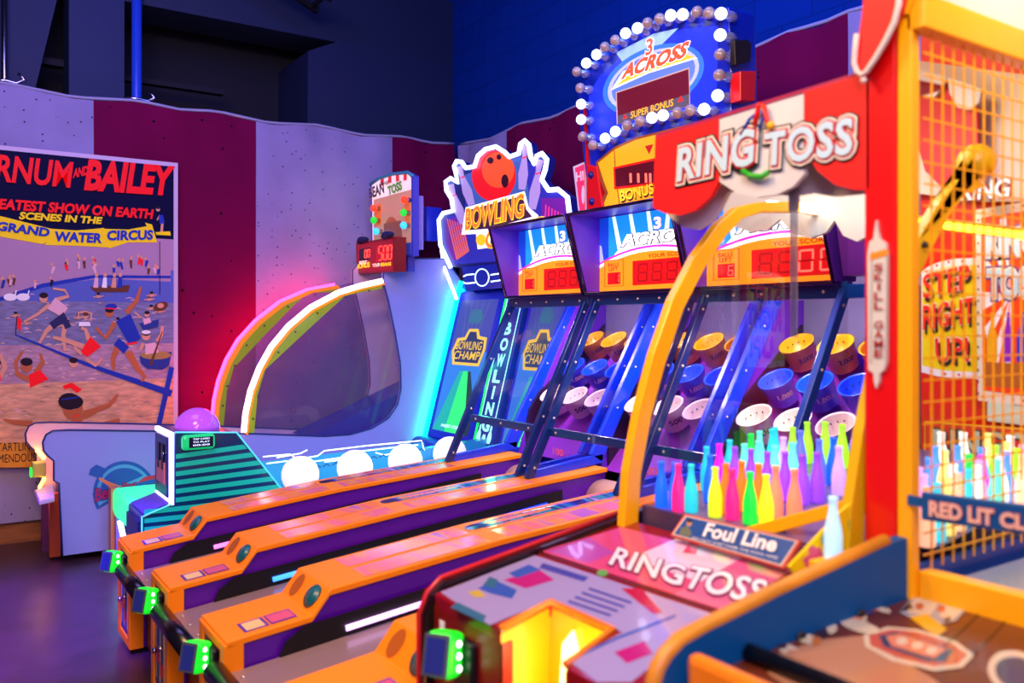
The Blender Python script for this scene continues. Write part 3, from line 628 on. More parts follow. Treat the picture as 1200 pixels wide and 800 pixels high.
def PP(c, s): return [(fx(c[1]+s*v)-.03, c[0]+s*u, c[1]+s*v) for u, v in ((-.3, -1), (.3, -1), (.45, -.5), (.36, 0), (.14, .35), (.2, .7), (.12, .95), (-.12, .95), (-.2, .7), (-.14, .35), (-.36, 0), (-.45, -.5))]
A.poly(PP((5.07, .62), .12), mint); A.poly(PP((5.14, .74), .06), mint); A.poly(PP((5.0, .74), .06), mint)
for y in (4.975, 5.165): A.poly([(fx(.85)-.03, y-.006, .85), (fx(.85)-.03, y+.006, .85), (fx(1.7)-.03, y+.006, 1.7), (fx(1.7)-.03, y-.006, 1.7)], mint)
A.done('column_print', ccol)
# marquee
MX = 3.42
so = [(530, 313), (518, 287), (516, 258), (521, 250), (533, 247), (531, 233), (525, 223), (524, 213), (530, 209), (538, 214), (536, 202), (534, 195), (537, 189), (543, 190), (548, 197), (558, 195), (562, 183), (571, 175), (583, 172), (593, 178), (599, 184), (610, 180), (612, 169), (617, 165), (622, 170), (624, 184), (628, 192), (631, 183), (637, 180), (643, 187), (641, 199), (637, 211), (645, 223), (656, 222), (667, 231), (671, 262), (690, 300)]
P_ = [ox(p, MX) for p in so]
ms = obj('marquee', MB().prism(P_, (.06, 0, 0)), pm('indigo_sign', '#141c70', .35), bow)
obj('neon_outline', MB().tube([p+Vector((-.015, 0, 0)) for p in P_], .017, 8), glow('blue_sign_neon', '#b0bcff', 4.5), ms)
A = Art((1, 0, 0), MX)
A.poly([(532, 310), (521, 286), (520, 260), (524, 254), (545, 250), (546, 205), (560, 198), (600, 188), (612, 184), (628, 196), (640, 224), (655, 226), (664, 233), (668, 262), (685, 298)], glow('sign_indigo', '#2a2c98', .7))
A.poly([(522, 258), (545, 252), (548, 268), (545, 300), (530, 306), (523, 285)], glow('sign_violet', '#6a1c88', .7))
A.poly([(634, 232), (662, 232), (666, 262), (636, 270)], glow('sign_violet', '#6a1c88', .7))
for k in range(7): A.line([(524+k*3, 256+k), (536+k*2.2, 304-k*1.5)], [1, 2], glow('sign_sparks', '#e06040', .9))
for k in range(6): A.line([(640+k*3.6, 240+2*k), (639+k*3.6, 262)], 1.4, glow('sign_pink_sparks', '#f03878', .9))
A.poly([(545, 205), (562, 198), (612, 184), (625, 250), (550, 258)], glow('sign_steel', '#3c60a0', .6))
def pin(p0, p1, wd): A.line([p0, ((p0[0]*.75+p1[0]*.25), (p0[1]*.75+p1[1]*.25)), (p0[0]*.35+p1[0]*.65, p0[1]*.35+p1[1]*.65), p1], [wd*.75, wd*.45, wd*1.05, wd*.7], glow('sign_pin', '#a890c0', .7)); q = (p0[0]*.72+p1[0]*.28, p0[1]*.72+p1[1]*.28); A.line([(q[0]-wd*.25, q[1]+1), (q[0]+wd*.25, q[1]-1)], 1.6, glow('sign_red2', '#e01028', .8))
pin((528, 216), (543, 262), 11); pin((538, 195), (553, 240), 11); pin((616, 170), (612, 222), 11); pin((633, 187), (624, 245), 12)
A.ell((579, 206), 26, 30, glow('sign_ball_red', '#d81008', .9), 28); A.ell((584, 199), 19, 21, glow('sign_ball_orange', '#f84818', 1.1), 24)
for q, a, b in (((575, 188), 4, 4), ((585, 184), 3, 3.4), ((592, 212), 4.4, 8)): A.ell(q, a, b, pm('sign_hole', '#400810', .4), 14)
A.poly([(541, 275), (546, 243), (615, 224), (620, 243), (631, 252), (630, 262), (576, 272), (574, 290), (560, 292), (558, 274)], glow('sign_white', '#f0f0ff', 1.1))
A.poly([(545, 270), (549, 246), (613, 229), (617, 245), (624, 254), (573, 268)], glow('sign_plum', '#50186c', .7))
A.ell((564, 281), 6, 7, glow('sign_gold', '#ffb010', 1.2), 14)
A.done('printed_face', ms)
lt = glow('logo_orange', '#ff7020', 1.2); lo = glow('logo_white', '#ffffff', 1.2)
letters('lettering', 'BOWLING', (1, 0, 0), MX, (546, 270), (615, 254), (546, 245), lt, ms, .02, .1, A.k+.004, outline=[glow('logo_gold', '#ffd820', 1.2)], ow=.03)
letters('lettering', 'CHAMP', (1, 0, 0), MX, (570, 292), (640, 276), (570, 271), lt, ms, .02, .1, A.k+.004, outline=[glow('logo_gold', '#ffd820', 1.2)], ow=.03)
nb = obj('neck_panel', MB().prism([ox(p, MX) for p in ((541, 313), (590, 308), (590, 337), (546, 341))], (.08, 0, 0)), pm('neck_blue', '#1030b0', .3), bow)
A = Art((1, 0, 0), MX)
for pts in ([(543, 324), (547, 322), (556, 321)], [(543, 331), (547, 332), (557, 331)], [(575, 322), (588, 320)], [(575, 330), (588, 328)]): A.line(pts, 1.6, ln)
A.line([(565+8*math.cos(a), 325+10*math.sin(a)) for a in [i*PI/10 for i in range(20)]], 1.3, ln, True)
A.done('neck_print', nb)
obj('light_edge', MB().tube([ox(p, MX-.01) for p in ((517, 290), (520, 312), (535, 350))], .012, 8), glow('white_blue_neon', '#c8d0ff', 8), bow)
area('green_neon_light', (3.26, 5.22, 1.2), (3.0, 5.0, 1.1), .05, 3, (.05, 1, .4), 1.1); obj('side_neon', MB().tube([(fx(.55)+.03, 6.015, .55), (fx(1.8)+.03, 6.015, 1.8)], .009, 8), glow('sea_green_neon', '#10ff90', 22), bow)
area('cyan_lane_fill', (2.4, 5.0, 1.5), (2.4, 5.1, .5), .3, 3.5, (.1, .6, 1), 1.4)  # unseen lamp added above the bowling lane for its cyan spill

# ------------------------------------------------------------------ three-lane cup rolling game
DIV = [4.35, 3.58, 2.81, 2.04]; DZ = [-.025, 0, .03, .065]
film = bands('iridescent_film', ['#ff9020', '#ff8c28', '#f07090', '#ff9828', '#b868d0', '#ff8c18'], 3.2, .14, (2.2, .4, 1))
slotm = bands('slot_film', ['#101048', '#201458', '#2048c0', '#18a0a0', '#301870', '#b8a0e0'], 5, .1, (3, .3, 1))
plate = pm('grey_playfield', '#8a7478', .3, coat=.2)
violet_l = pm('violet_lane_side', '#58089c', .35, coat=.2, noise=.06)
inkb = pm('print_blue', '#2468a0', .4); inky = pm('print_cream', '#e8c888', .4); inkr = pm('print_red', '#d82018', .4); inkp = pm('print_pink', '#d05880', .4); inkv = pm('print_violet', '#5030a0', .4)
def rail(parent, D, dz, right_only=False):
    y0, y1 = D-.15, D+.15
    top = [(.735, .50), (1.01, .53), (1.07, .605), (1.75, .675), (2.9, .755)]
    T = [(x, z+dz) for x, z in top]
    r_ = obj('rail', MB().py([(x+.004, z-.012) for x, z in T[:-1]]+[(2.895, T[-1][1]-.012), (2.895, .02), (.79, .02), (.735, .06)], y0+.012, y1-.012), violet_l, parent)
    cap = [(x, z) for x, z in T]
    obj('rail_cap', MB().py(cap+[(x, z-.022) for x, z in cap[::-1]], y0, y1), orange, r_, .004)
    f = MB().box(.728, .79, y0, y0+.05, .02, .49+dz).box(.728, .79, y1-.05, y1, .02, .49+dz).box(.728, .79, y0+.05, y1-.05, .46+dz, .49+dz).box(.728, .79, y0+.05, y1-.05, .02, .06)
    obj('front_frame', f, orange, r_, .004)
    obj('kick_panel', MB().box(.80, 2.6, y0+.006, y0+.02, .03, .27), pm('maroon_kick_panel', '#5a0c18', .3), r_)
    fp = obj('front_door', MB().box(.734, .76, y0+.05, y1-.05, .06, .46+dz), pm('print_dark_blue', '#0c2c60', .35), r_)
    A = Art((1, 0, 0), .734); X_ = .734
    def F(u0, u1, z0, z1, m): A.poly([(X_, y1-u0, z0), (X_, y1-u1, z0), (X_, y1-u1, z1), (X_, y1-u0, z1)], m)
    for u, m in ((.07, inky), (.105, inkb), (.14, inky), (.175, inkb), (.21, inky)): F(u, u+.022, .09, .42+dz, m)
    F(.085, .15, .16, .22, inkr); F(.15, .215, .12, .17, inkr)
    A.done('door_print', fp)
    obj('door_lock', MB().lathe([(.012, 0), (.011, .014)], (.73, D-.05, .24), (-1, 0, 0), 10).lathe([(.012, 0), (.011, .014)], (.73, D+.06, .20), (-1, 0, 0), 10), chrome, fp)
    # printed films, slot and bump with its button and grip hole
    def on(x): # height of the cap at x
        for (a, za), (b, zb_) in zip(T, T[1:]):
            if a <= x <= b: return za+(zb_-za)*(x-a)/(b-a)
        return T[-1][1]
    def strip(xa, xb, ya, yb, m, lift=.001, name='printed_film'):
        mb = MB(); n = 6; vs = []
        for i in range(n+1):
            x = xa+(xb-xa)*i/n; vs += [(x, ya, on(x)+lift), (x, yb, on(x)+lift)]
        mb.add(vs, [(2*i, 2*i+2, 2*i+3, 2*i+1) for i in range(n)]); obj(name, mb, m, r_)
    strip(1.20, 2.45, y0+.02, y0+.135, film); strip(1.20, 2.45, y1-.135, y1-.02, film)
    # long inlaid slot beside the lane
    pts = []; x0, x1, yc, hw = 1.75, 2.62, D+.07, .035
    for k in range(9): a = PI/2+PI*k/8; pts.append((x0+hw*math.cos(a), yc+hw*math.sin(a)))
    for k in range(9): a = -PI/2+PI*k/8; pts.append((x1+hw*math.cos(a), yc+hw*math.sin(a)))
    obj('slot_inlay', MB().poly([(x, y, on(x)+.0016) for x, y in pts]), slotm, r_)
    mb = MB(); d_ = Vector((.06, 0, .075)).normalized(); u_ = Vector((-.075, 0, .06)).normalized()
    A = Art((0, 0, 1), 0); 
    obj('button', MB().lathe([(.040, 0), (.040, .008), (.034, .008), (.034, .013), (.0, .015)], Vector((1.04, D-.075, .5675+dz)), u_, 20), [pm('teal_button', '#086068', .3)], r_)
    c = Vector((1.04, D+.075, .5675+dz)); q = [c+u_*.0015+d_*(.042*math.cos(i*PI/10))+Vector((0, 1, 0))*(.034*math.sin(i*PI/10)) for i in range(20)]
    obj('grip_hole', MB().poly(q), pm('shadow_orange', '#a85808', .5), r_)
    mb = MB(); mats = [inkv, inkp, inky]
    for j, (a, b, m) in enumerate(((.80, .88, 0), (.81, .87, 2), (.885, .97, 0), (.89, .965, 1))):
        mb.m = m; l = .0012+.0004*j
        za = on(a)+l; zb_ = on(b)+l; k = .01*(j % 2); mb.poly([(a, y0+.03+k, za), (b, y0+.03+k, zb_), (b, y0+.12-k, zb_), (a, y0+.12-k, za)])
    obj('printed_label', mb, mats, r_)
    return r_
led_colors = {0: ('#e020c0', '#ff70e8'), 1: ('#0838f0', '#3890ff'), 2: ('#f010b0', '#e0b0ff')}
greenl = glow('green_led_case', '#10e828', .9)
def reader(parent, x, y, z):
    """rounded pay terminal turned a little to the right, dark screen in front and a glowing green cheek"""
    n = Vector((-.80, -.56, .22)).normalized(); s_ = Vector((0, 0, 1)).cross(n).normalized(); u = n.cross(s_).normalized(); c = Vector((x, y, z))
    if s_.y > 0: s_ = -s_                                    # s_ points to the right-hand cheek
    def slab(a0, a1, b0, b1, c0, c1):                        # a along s_, b along u, c along n
        return MB().prism([c+s_*p+u*q+n*c0 for p, q in ((a0, b0), (a1, b0), (a1, b1), (a0, b1))], n*(c1-c0))
    R_ = obj('card_reader', slab(-.036, .036, -.048, .048, -.035, .030), greenl, parent, .016, seg=3)
    obj('screen_bezel', slab(-.034, .026, -.044, .044, .0295, .034), pm('bezel_grey', '#48505c', .3), R_, .003)
    obj('screen', slab(-.026, .018, -.036, .036, .0345, .0355), pm('reader_screen', '#202868', .15, es=.15, ecol='#3040c0'), R_)
    mb = MB()
    for k in range(3): mb.ball(c+s_*.0365+u*(-.026+.026*k)+n*(-.004+.006*k), .0075, 10)
    obj('indicator_lamp', mb, glow('white_led', '#e8ffe8', 3), R_)
    obj('reader_bracket', MB().box(x+.035, .73 if x < .72 else x+.08, y-.06, y+.05, z-.075, z+.03), black, R_, .008)
def cup(parent, x, y, z, col, num, wall=.006):
    ax = Vector((-.55, .0, .835)).normalized(); r0, r1, h = .064, .083, .125
    b = Vector((x, y, z))-ax*h
    o = obj('cup', MB().lathe([(.0, 0), (r0, 0), (r1, h), (r1+.004, h+.002), (r1-.004, h+.002), (r1-wall-.002, h-.004), (r0-wall, .012), (0, .012)], b, ax, 28, cap=False), col, parent)
    mb = MB(); mid = b+ax*.062; nn = Vector((-.5, -.85, -.3)); nn = (nn-ax*nn.dot(ax)).normalized(); ut = ax.cross(nn).normalized()
    if ut.dot(Vector((RX, RY, 0))) < 0: ut = -ut
    vs, fs = glyphs(num, .02); xs = [v.x for v in vs]; ys = [v.y for v in vs]
    W = .075; P = []
    for v in vs:
        u = (v.x-min(xs))/(max(xs)-min(xs))-.5; t_ = (v.y-min(ys))/(max(ys)-min(ys))-.5
        th = u*W/.074; rad = r0+(r1-r0)*(.062+t_*.03)/h+.0012
        P.append(mid+ax*(t_*.032)+(nn*math.cos(th)+ut*math.sin(th))*rad)
    mb.add(P, fs); obj('number', mb, pm('print_navy', '#181848', .4) if col is not CUPB else pm('print_pale', '#d8a8b0', .4), o)
    mb = MB()
    for k in range(4):
        a = -.5+k*.45; mb.ball(b+ax*(h-.03)+(nn*-1*math.cos(a)+ut*math.sin(a))*(r1-.019), .004, 6)
    obj('bolt', mb, black, o)
CUPY = pm('yellow_cup', '#f0a008', .3, coat=.3); CUPB = pm('blue_cup', '#1048e0', .3, coat=.3); CUPW = pm('white_cup', '#e0c8c0', .3, coat=.3)
wglass = glass('clear_window', '#e8e4f4', .08)
post_m = pm('navy_window_post', '#0a2c6c', .25, coat=.4); rear_m = pm('royal_window_frame', '#0838d8', .3, coat=.2)
boltm = pm('bright_bolt', '#d0c8c0', .25, .6)
def divider(parent, D, z0, sides, pmat=None):
    """clear parallelogram window that stands on a rail, with front post(s), rear post and sill"""
    a, b = Vector((2.47, 0, .722+z0)), Vector((2.935, 0, 1.66)); c, d = Vector((2.95, 0, .76+z0)), Vector((3.42, 0, 1.66)); e = Vector((2.90, 0, .79+z0))
    for s in sides:
        y = D+s*.045; yv = Vector((0, y, 0))
        g = obj('window', MB().poly([a+yv, c+yv, d+yv, b+yv]), wglass, parent)
        obj('front_post', MB().bar(a+yv, b+yv, .03, .042), pmat or post_m, g, .004)
        obj('rear_post', MB().bar(e+yv, d+yv, .03, .085), rear_m, g, .004)
        obj('sill', MB().bar(a+yv+Vector((.03, 0, .02)), c+yv+Vector((0, 0, .03)), .03, .05), rear_m, g, .004)
        mb = MB()
        for t_ in (.06, .32, .62, .9): mb.ball(a.lerp(b, t_)+yv+Vector((0, -.016, 0)), .0075, 8)
        for t_ in (.1, .3, .55, .8): mb.ball(e.lerp(d, t_)+yv+Vector((-.01, -.016, 0)), .0065, 8)
        obj('bolt', mb, boltm, g)
segr = glow('segment_bright', '#ff5040', 3.0); segd = glow('segment_dim', '#a80808', .6)
def score_box(parent, Dl, Dr, score, small):
    yl, yr = Dl-.006, Dr+.006
    pr_ = [(2.75, 2.07), (2.87, 1.668), (3.0, 1.668), (3.0, 2.07)]
    iv = pm('violet_box_inside', '#6a30c8', .35)
    h = obj('score_box', MB().py(pr_, yl-.016, yl).py(pr_, yr, yr+.016).prism([(2.75, yr+.016, 2.07), (2.75, yl-.016, 2.07), (3.0, yl-.016, 2.07), (3.0, yr+.016, 2.07)], (0, 0, .014)).prism([(2.87, yr+.016, 1.668), (2.87, yl-.016, 1.668), (3.0, yl-.016, 1.668), (3.0, yr+.016, 1.668)], (0, 0, -.014)), iv, parent)
    X_ = 2.955
    obj('edge_trim', MB().tube([(2.745, yl-.008, 2.075), (2.745, yr+.008, 2.075), (2.865, yr+.008, 1.663), (2.865, yl-.008, 1.663)], .010, 8, True), pm('dark_chrome_trim', '#302048', .15, .7), h)
    obj('box_back', MB().box(X_, X_+.03, yr+.016, yl-.016, 1.668, 2.07), iv, h)
    W = yl-yr-.032; y0 = yl-.016
    A = Art((1, 0, 0), X_)
    def P(*q): return [(X_, y0-W*u, 1.675+.39*v) for u, v in q]
    A.poly(P((0, 0), (1, 0), (1, 1), (0, 1)), glow('panel_blue', '#1890f0', 1.0))
    A.poly(P((.0, .40), (.10, .42), (.10, 1), (0, 1)), glow('panel_deep_blue', '#1040c8', .9)); A.poly(P((.0, .3), (.06, .3), (.02, .62), (0, .64)), glow('panel_lilac', '#a0a8ff', 1))
    for u0, u1 in ((.14, .2), (.32, .37), (.50, .54), (.70, .66), (.88, .82)): A.poly(P((u0, 1), (u0+.035, 1), (u1+.05, .55), (u1, .55)), glow('panel_beam', '#c8e8ff', 1.5))
    A.poly(P((.10, .40), (.16, .48), (.22, .56), (.30, .74), (.92, .74), (1, .60), (1, .40)), glow('panel_white', '#ffffff', 1.7))
    arcq = [(u, .34+.20*(1-((u-.55)/.6)**2)) for u in [i/12 for i in range(13)]]
    A.poly(P(*([(0, .26)]+[(u, v+.025) for u, v in arcq]+[(1, .26)])), glow('panel_magenta', '#d030c0', 1))
    A.poly(P(*([(0, .2)]+[(u, v-.005) for u, v in arcq]+[(1, .2)])), glow('panel_pale', '#ffe8d0', 1.2))
    A.poly(P(*([(0, 0)]+[(u, v-.05) for u, v in arcq]+[(1, 0)])), glow('panel_orange', '#ff9010', .95))
    A.poly(P((.05, .06), (.27, .06), (.27, .42), (.05, .42)), glow('panel_dark_orange', '#e07008', .8))
    A.poly(P((.065, .075), (.255, .075), (.255, .405), (.065, .405)), glow('panel_orange', '#ff9010', .95))
    A.poly(P((.09, .09), (.23, .09), (.23, .25), (.09, .25)), glow('panel_red', '#d01008', .8))
    A.poly(P((.36, .06), (.97, .06), (.97, .38), (.36, .38)), glow('panel_red', '#d01008', .8))
    def dig(s, u0, u1, v0, v1, mm):
        n = len(s)
        for i, chh in enumerate(s):
            w_ = (u1-u0)/n; a0 = u0+i*w_; S_ = {'a': (.2, .9, .9, 1.0), 'g': (.2, .45, .85, .55), 'd': (.15, 0, .8, .1), 'f': (.12, .55, .24, .95), 'b': (.8, .55, .92, .95), 'e': (.08, .05, .2, .45), 'c': (.76, .05, .88, .45)}
            for k, (p, q, r, t_) in S_.items():
                on = chh != ' ' and k in SEG[chh]; A.poly(P((a0+w_*p*.9, v0+(v1-v0)*q), (a0+w_*r*.9, v0+(v1-v0)*q), (a0+w_*r*.9, v0+(v1-v0)*t_), (a0+w_*p*.9, v0+(v1-v0)*t_)), mm if on else segd)
    dig(score, .40, .97, .10, .34, segr); dig(small, .17, .23, .11, .23, segr)
    A.done('score_print', h)
    k = A.k+.001
    def TT(s, u0, u1, v0, v1, m, **kw): letters('lettering', s, (1, 0, 0), X_, P((u0, v0))[0], P((u1, v0))[0], P((u0, v1))[0], m, h, lift=k, **kw)
    TT('ACROSS', .24, .98, .58, .74, glow('panel_white', '#ffffff', 1.7), bold=.03, shear=.25, outline=pm('logo_navy', '#180848', .4, spec=.1), ow=.05)
    TT('3', .58, .65, .76, .91, glow('panel_white', '#ffffff', 1.7), bold=.03, outline=glow('panel_magenta', '#d030c0', 1), ow=.02)
    TT('YOUR SCORE', .52, .9, .40, .45, pm('logo_maroon', '#b03808', .4), bold=.01)
    TT('BALLS', .10, .22, .33, .38, pm('logo_maroon', '#b03808', .4), bold=.01); TT('LEFT', .11, .21, .27, .32, pm('logo_maroon', '#b03808', .4), bold=.01)
NAMES = ['cup-rolling lane farthest left, beside the bowling game, its strip light pink', 'middle cup-rolling lane with a blue strip light beside its grey playfield', 'cup-rolling lane nearest the ring toss table, its strip light white and violet']
for i in range(3):
    Dl, Dr = DIV[i], DIV[i+1]; dz = (DZ[i]+DZ[i+1])/2
    L = thing('cup_rolling_game', (1.9, (Dl+Dr)/2, 0), NAMES[i], 'arcade game', 'cup-rolling lanes in a row')
    rail(L, Dl, DZ[i]); reader(L, .675, Dl-.03, .432+DZ[i])
    if i == 2: rail(L, Dr, DZ[3]); reader(L, .675, Dr-.03, .432+DZ[3])
    ya, yb = Dr+.15, Dl-.15
    lf = obj('playfield', MB().py([(.735, .385+dz), (2.75, .60+dz), (2.75, .57+dz), (.735, .355+dz)], ya, yb), plate, L)
    mb = MB()
    for k in range(4): mb.lathe([(.008, 0), (.006, .004)], (.77, ya+.06+k*(yb-ya-.12)/3, .389+dz), n=8)
    obj('screw', mb, boltm, lf)
    obj('front_roller', MB().tube([(.70, ya-.0, .40+dz), (.70, yb+.0, .40+dz)], .034, 16), pm('black_rubber_roller', '#0c0a10', .25), L)
    obj('lane_front', MB().box(.80, .83, ya, yb, .03, .36+dz), pm('maroon_kick_panel', '#5a0c18', .3), L)
    obj('notice', MB().box(.797, .80, yb-.12, yb-.04, .22, .28), pm('yellow_notice', '#c8a850', .5), L)
    # the black channel on the rail's inner side with its strip light
    def side(x, dy, h_): return (x, yb-.002-dy, .385+dz+(x-.735)*.107+h_)
    pts = [(.90, .010), (.92, .045), (.98, .075), (2.6, .075), (2.6, .004), (.90, .0)]
    ch = obj('light_channel', MB().prism([side(x, 0, h_) for x, h_ in pts], (0, -.006, 0)), black, L)
    c1, c2 = led_colors[i]
    xa = (1.10, 1.13, 1.12)[i]
    obj('strip_light', MB().tube([side(xa, .012, .028), side(xa+.50, .012, .028)], .0105, 8), glow('strip_'+c2[1:], c2, 2.2), ch)
    obj('strip_light', MB().tube([side(xa+.52, .012, .028), side(2.5, .012, .028)], .007, 8), glow('strip_'+c1[1:], c1, 2.5), ch)
    if i == 2: obj('strip_light', MB().tube([side(xa+.30, .020, .030), side(xa+.52, .020, .030)], .0075, 8), glow('strip_orange', '#ff5010', 3), ch)
    obj('ball_hump', MB().tube([(2.86, ya, .57+dz), (2.86, yb, .57+dz)], .115, 24), pm('cream_hump', '#d8a890', .35), L)
    # target bay
    obj('bay_pan', MB().py([(2.75, .60+dz), (2.98, .66+dz), (3.3, .66), (3.3, .55), (2.75, .50)], ya, yb), pm('dark_well', '#100818', .4), L)
    bd = obj('target_board', MB().py([(2.98, .72), (3.02, .72), (3.60, 1.335), (3.60, 1.38)], Dr+.03, Dl-.03), pm('magenta_board', '#8a2cb0', .4, noise=.1), L)
    obj('bay_back', MB().box(3.64, 3.68, Dr+.03, Dl-.03, .6, 2.1), pm('grey_lilac_panel', '#7c7090', .5), L)
    for k, y in enumerate((Dl-.02, Dr+.02)):
        obj('bay_side', MB().py([(3.42, 1.66), (3.66, 1.66), (3.66, .70), (2.95, .70), (2.98, .80)], y-.008, y+.008), pm('violet_bay_side', '#6a24c0', .35), L)
        q = [(3.0, .70), (3.0, .86), (3.03, .98), (3.10, 1.08), (3.22, 1.18), (3.62, 1.50), (3.62, .70)]
        obj('bay_kerb', MB().py(q, y-.02 if k == 0 else y-.006, y+.006 if k == 0 else y+.02), pm('dark_plum_kerb', '#241030', .3), L)
    yc = (Dl+Dr)/2
    for r_, (cx, cz, m, num) in enumerate(((3.40, 1.41, CUPY, '3,000'), (3.25, 1.245, CUPB, '1,000'), (3.10, 1.085, CUPW, '500'))):
        for dy in (.215, 0, -.215): cup(L, cx, yc+dy, cz, m, num)
    letters('lettering', '100', (1, 0, 0), 2.985, (2.985, yc+.05, .745), (2.985, yc-.05, .745), (2.985, yc+.05, .785), glow('orange_print', '#f06030', .6), L, .02)
    # windows and top beam, cross bar
    divider(L, Dl, DZ[i], (-1, 1) if i else (0,))
    if i == 2:
        divider(L, Dr, DZ[3], (0,), pm('bright_blue_post', '#0c58c0', .3, coat=.2))
        obj('hood_end', MB().prism([(2.80, 2.02, 2.05), (2.88, 2.02, 1.685), (2.88, 1.80, 1.685), (2.80, 1.80, 2.05)], (.12, 0, 0)), pm('violet_hood_end', '#7030b0', .35), L)
        obj('end_beam', MB().box(2.90, 2.97, 1.80, Dr, 1.60, 1.655), MATS['bright_blue_post'], L, .004)
    obj('top_beam', MB().box(2.90, 2.97, Dr, Dl, 1.60, 1.655), post_m, L, .004)
    mb = MB()
    for k in range(5): mb.ball((2.897, Dr+.08+k*(Dl-Dr-.16)/4, 1.628), .007, 8)
    obj('bolt', mb, boltm, L)
    obj('cross_bar', MB().bar((2.60, Dr+.05, .955), (2.60, Dl-.05, .955), .025, .042), post_m, L, .004)
    mb = MB()
    for k in range(3): mb.ball((2.586, Dr+.12+k*(Dl-Dr-.24)/2, .955), .007, 8)
    obj('bolt', mb, boltm, L)
    score_box(L, Dl, Dr, ('0000', '   0', '  00')[i] if False else ('8880', '8880', '8800')[i] if False else ('   0', '   0', '  00')[i], ('1', '1', '6')[i])
    area('bay_fill', (3.0, yc, 1.60), (3.2, yc, 1.1), .08, 12, (1, .88, .92), .5); area('hood_light', (2.84, yc, 2.05), (2.9, Dl, 1.8), .04, .6, (.3, .35, 1), .5)  # the bay lamp is unseen, added to brighten the cups
# right-hand end of the hood
# ------------------------------------------------------------------ bonus sign above the lanes
MXX = 2.93
sg = thing('bonus_sign', (3.0, 3.1, 2.08), 'tall blue bulb-edged bonus sign standing above the cup-rolling lanes', 'sign')
out = [(686, 205), (680, 150), (677, 104), (690, 84), (706, 66), (728, 48), (756, 30), (784, 19), (812, 12), (854, 8), (857, 75), (857, 219), (700, 245)]
obj('sign_case', MB().prism([ox(p, MXX) for p in out], (.17, 0, 0)), pm('bonus_blue', '#0c28b8', .3, coat=.3), sg, .006)
A = Art((1, 0, 0), MXX)
A.poly([(692, 165), (690, 110), (704, 88), (730, 66), (765, 46), (800, 34), (842, 30), (840, 122), (800, 132), (750, 146), (710, 165)], glow('bonus_face', '#1830e0', .75))
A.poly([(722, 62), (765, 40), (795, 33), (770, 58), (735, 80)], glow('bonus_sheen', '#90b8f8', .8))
A.ell((766, 93), 63, 37, glow('bonus_ring', '#3070d8', .8), 32, -24); A.ell((766, 93), 57, 32, glow('bonus_ring_pale', '#a8b0e0', .9), 32, -24); A.ell((766, 93), 52, 29, glow('bonus_ring_mid', '#5878d0', .8), 32, -24)
A.poly([(722, 108), (808, 79), (809, 124), (723, 146)], glow('bonus_tan', '#c0a080', .7)); A.poly([(723, 109), (807, 81), (808, 110), (724, 136)], glow('bonus_screen', '#600818', .7)); A.poly([(724, 136), (808, 110), (808, 124), (724, 146)], glow('bonus_grey', '#585058', .5))
A.poly([(730, 140), (735, 138), (733, 133)], glow('bonus_red', '#f02010', 1)); A.poly([(794, 120), (801, 118), (798, 112)], glow('bonus_red', '#f02010', 1))
A.poly([(716, 106), (730, 84), (800, 50), (802, 64), (818, 68), (760, 86)], glow('bonus_white', '#f4f0ff', 1)); A.poly([(722, 101), (733, 90), (800, 62), (815, 67), (760, 84)], glow('bonus_gold', '#f8b020', 1))
A.done('printed_face', sg)
letters('lettering', 'ACROSS', (1, 0, 0), MXX, (728, 94), (805, 67), (732, 76), glow('bonus_letter', '#f05020', 1), sg, .05, .15, A.k+.002, outline=glow('bonus_white', '#f4f0ff', 1), ow=.035)
letters('lettering', '3', (1, 0, 0), MXX, (757, 66), (766, 63), (757, 47), glow('bonus_letter', '#f05020', 1), sg, .02, .1, A.k+.002, outline=glow('bonus_white', '#f4f0ff', 1), ow=.05)
letters('lettering', 'SUPER BONUS', (1, 0, 0), MXX, (740, 139), (790, 124), (740, 131), glow('bonus_gold', '#f8b020', 1), sg, .01, 0, A.k+.002)
# lower ticket-shaped panel
A = Art((1, 0, 0), MXX-.02)
tk = obj('ticket_panel', MB().prism([ox(p, MXX-.02) for p in ((698, 190), (720, 172), (745, 161), (800, 147), (860, 140), (860, 217), (706, 245), (704, 236), (709, 226), (704, 214))], (.02, 0, 0)), pm('brown_ticket_edge', '#a05818', .4), sg)
A.poly([(701, 191), (721, 175), (745, 164), (800, 150), (857, 143), (857, 216), (709, 243), (708, 238), (713, 226), (708, 213)], glow('ticket_orange', '#f8a010', .8))
A.line([(720, 176), (722, 210), (727, 245)], 1.2, pm('brown_ticket_edge', '#a05818', .4))
A.poly([(719, 196), (800, 178), (800, 213), (720, 222)], glow('ticket_red', '#d81808', .7)); A.poly([(721, 198), (800, 181), (800, 210), (722, 219)], glow('ticket_screen', '#500410', .5))
A.poly([(756, 171), (766, 169), (761, 181)], inkr)
for px in (739, 748, 757, 762): A.line([(px, 203), (px+.5, 214)], 2.6, segr)
A.done('ticket_print', tk)
letters('lettering', 'BONUS', (1, 0, 0), MXX-.02, (729, 238), (768, 229), (728, 226), pm('ticket_navy', '#201818', .4), tk, .02, 0, A.k+.001)
letters('lettering', 'BONUS', (1, 0, 0), MXX-.02, (728, 236), (767, 227), (727, 224), glow('ticket_gold', '#ffc020', .9), tk, .02, 0, A.k+.002)
pil = obj('side_pillar', MB().prism([ox(p, MXX-.03) for p in ((687, 192), (699, 195), (706, 243), (687, 246))], (.1, 0, 0)), red, sg, .006)
obj('bolt', MB().ball(ox((693, 205), MXX-.03), .02, 10).ball(ox((694, 236), MXX-.03), .02, 10), pm('indigo_bolt', '#181c70', .3), pil)
obj('side_edge', MB().prism([ox(p, MXX-.01) for p in ((683, 120), (685, 120), (690, 195), (687, 195))], (.05, 0, 0)), red, sg)
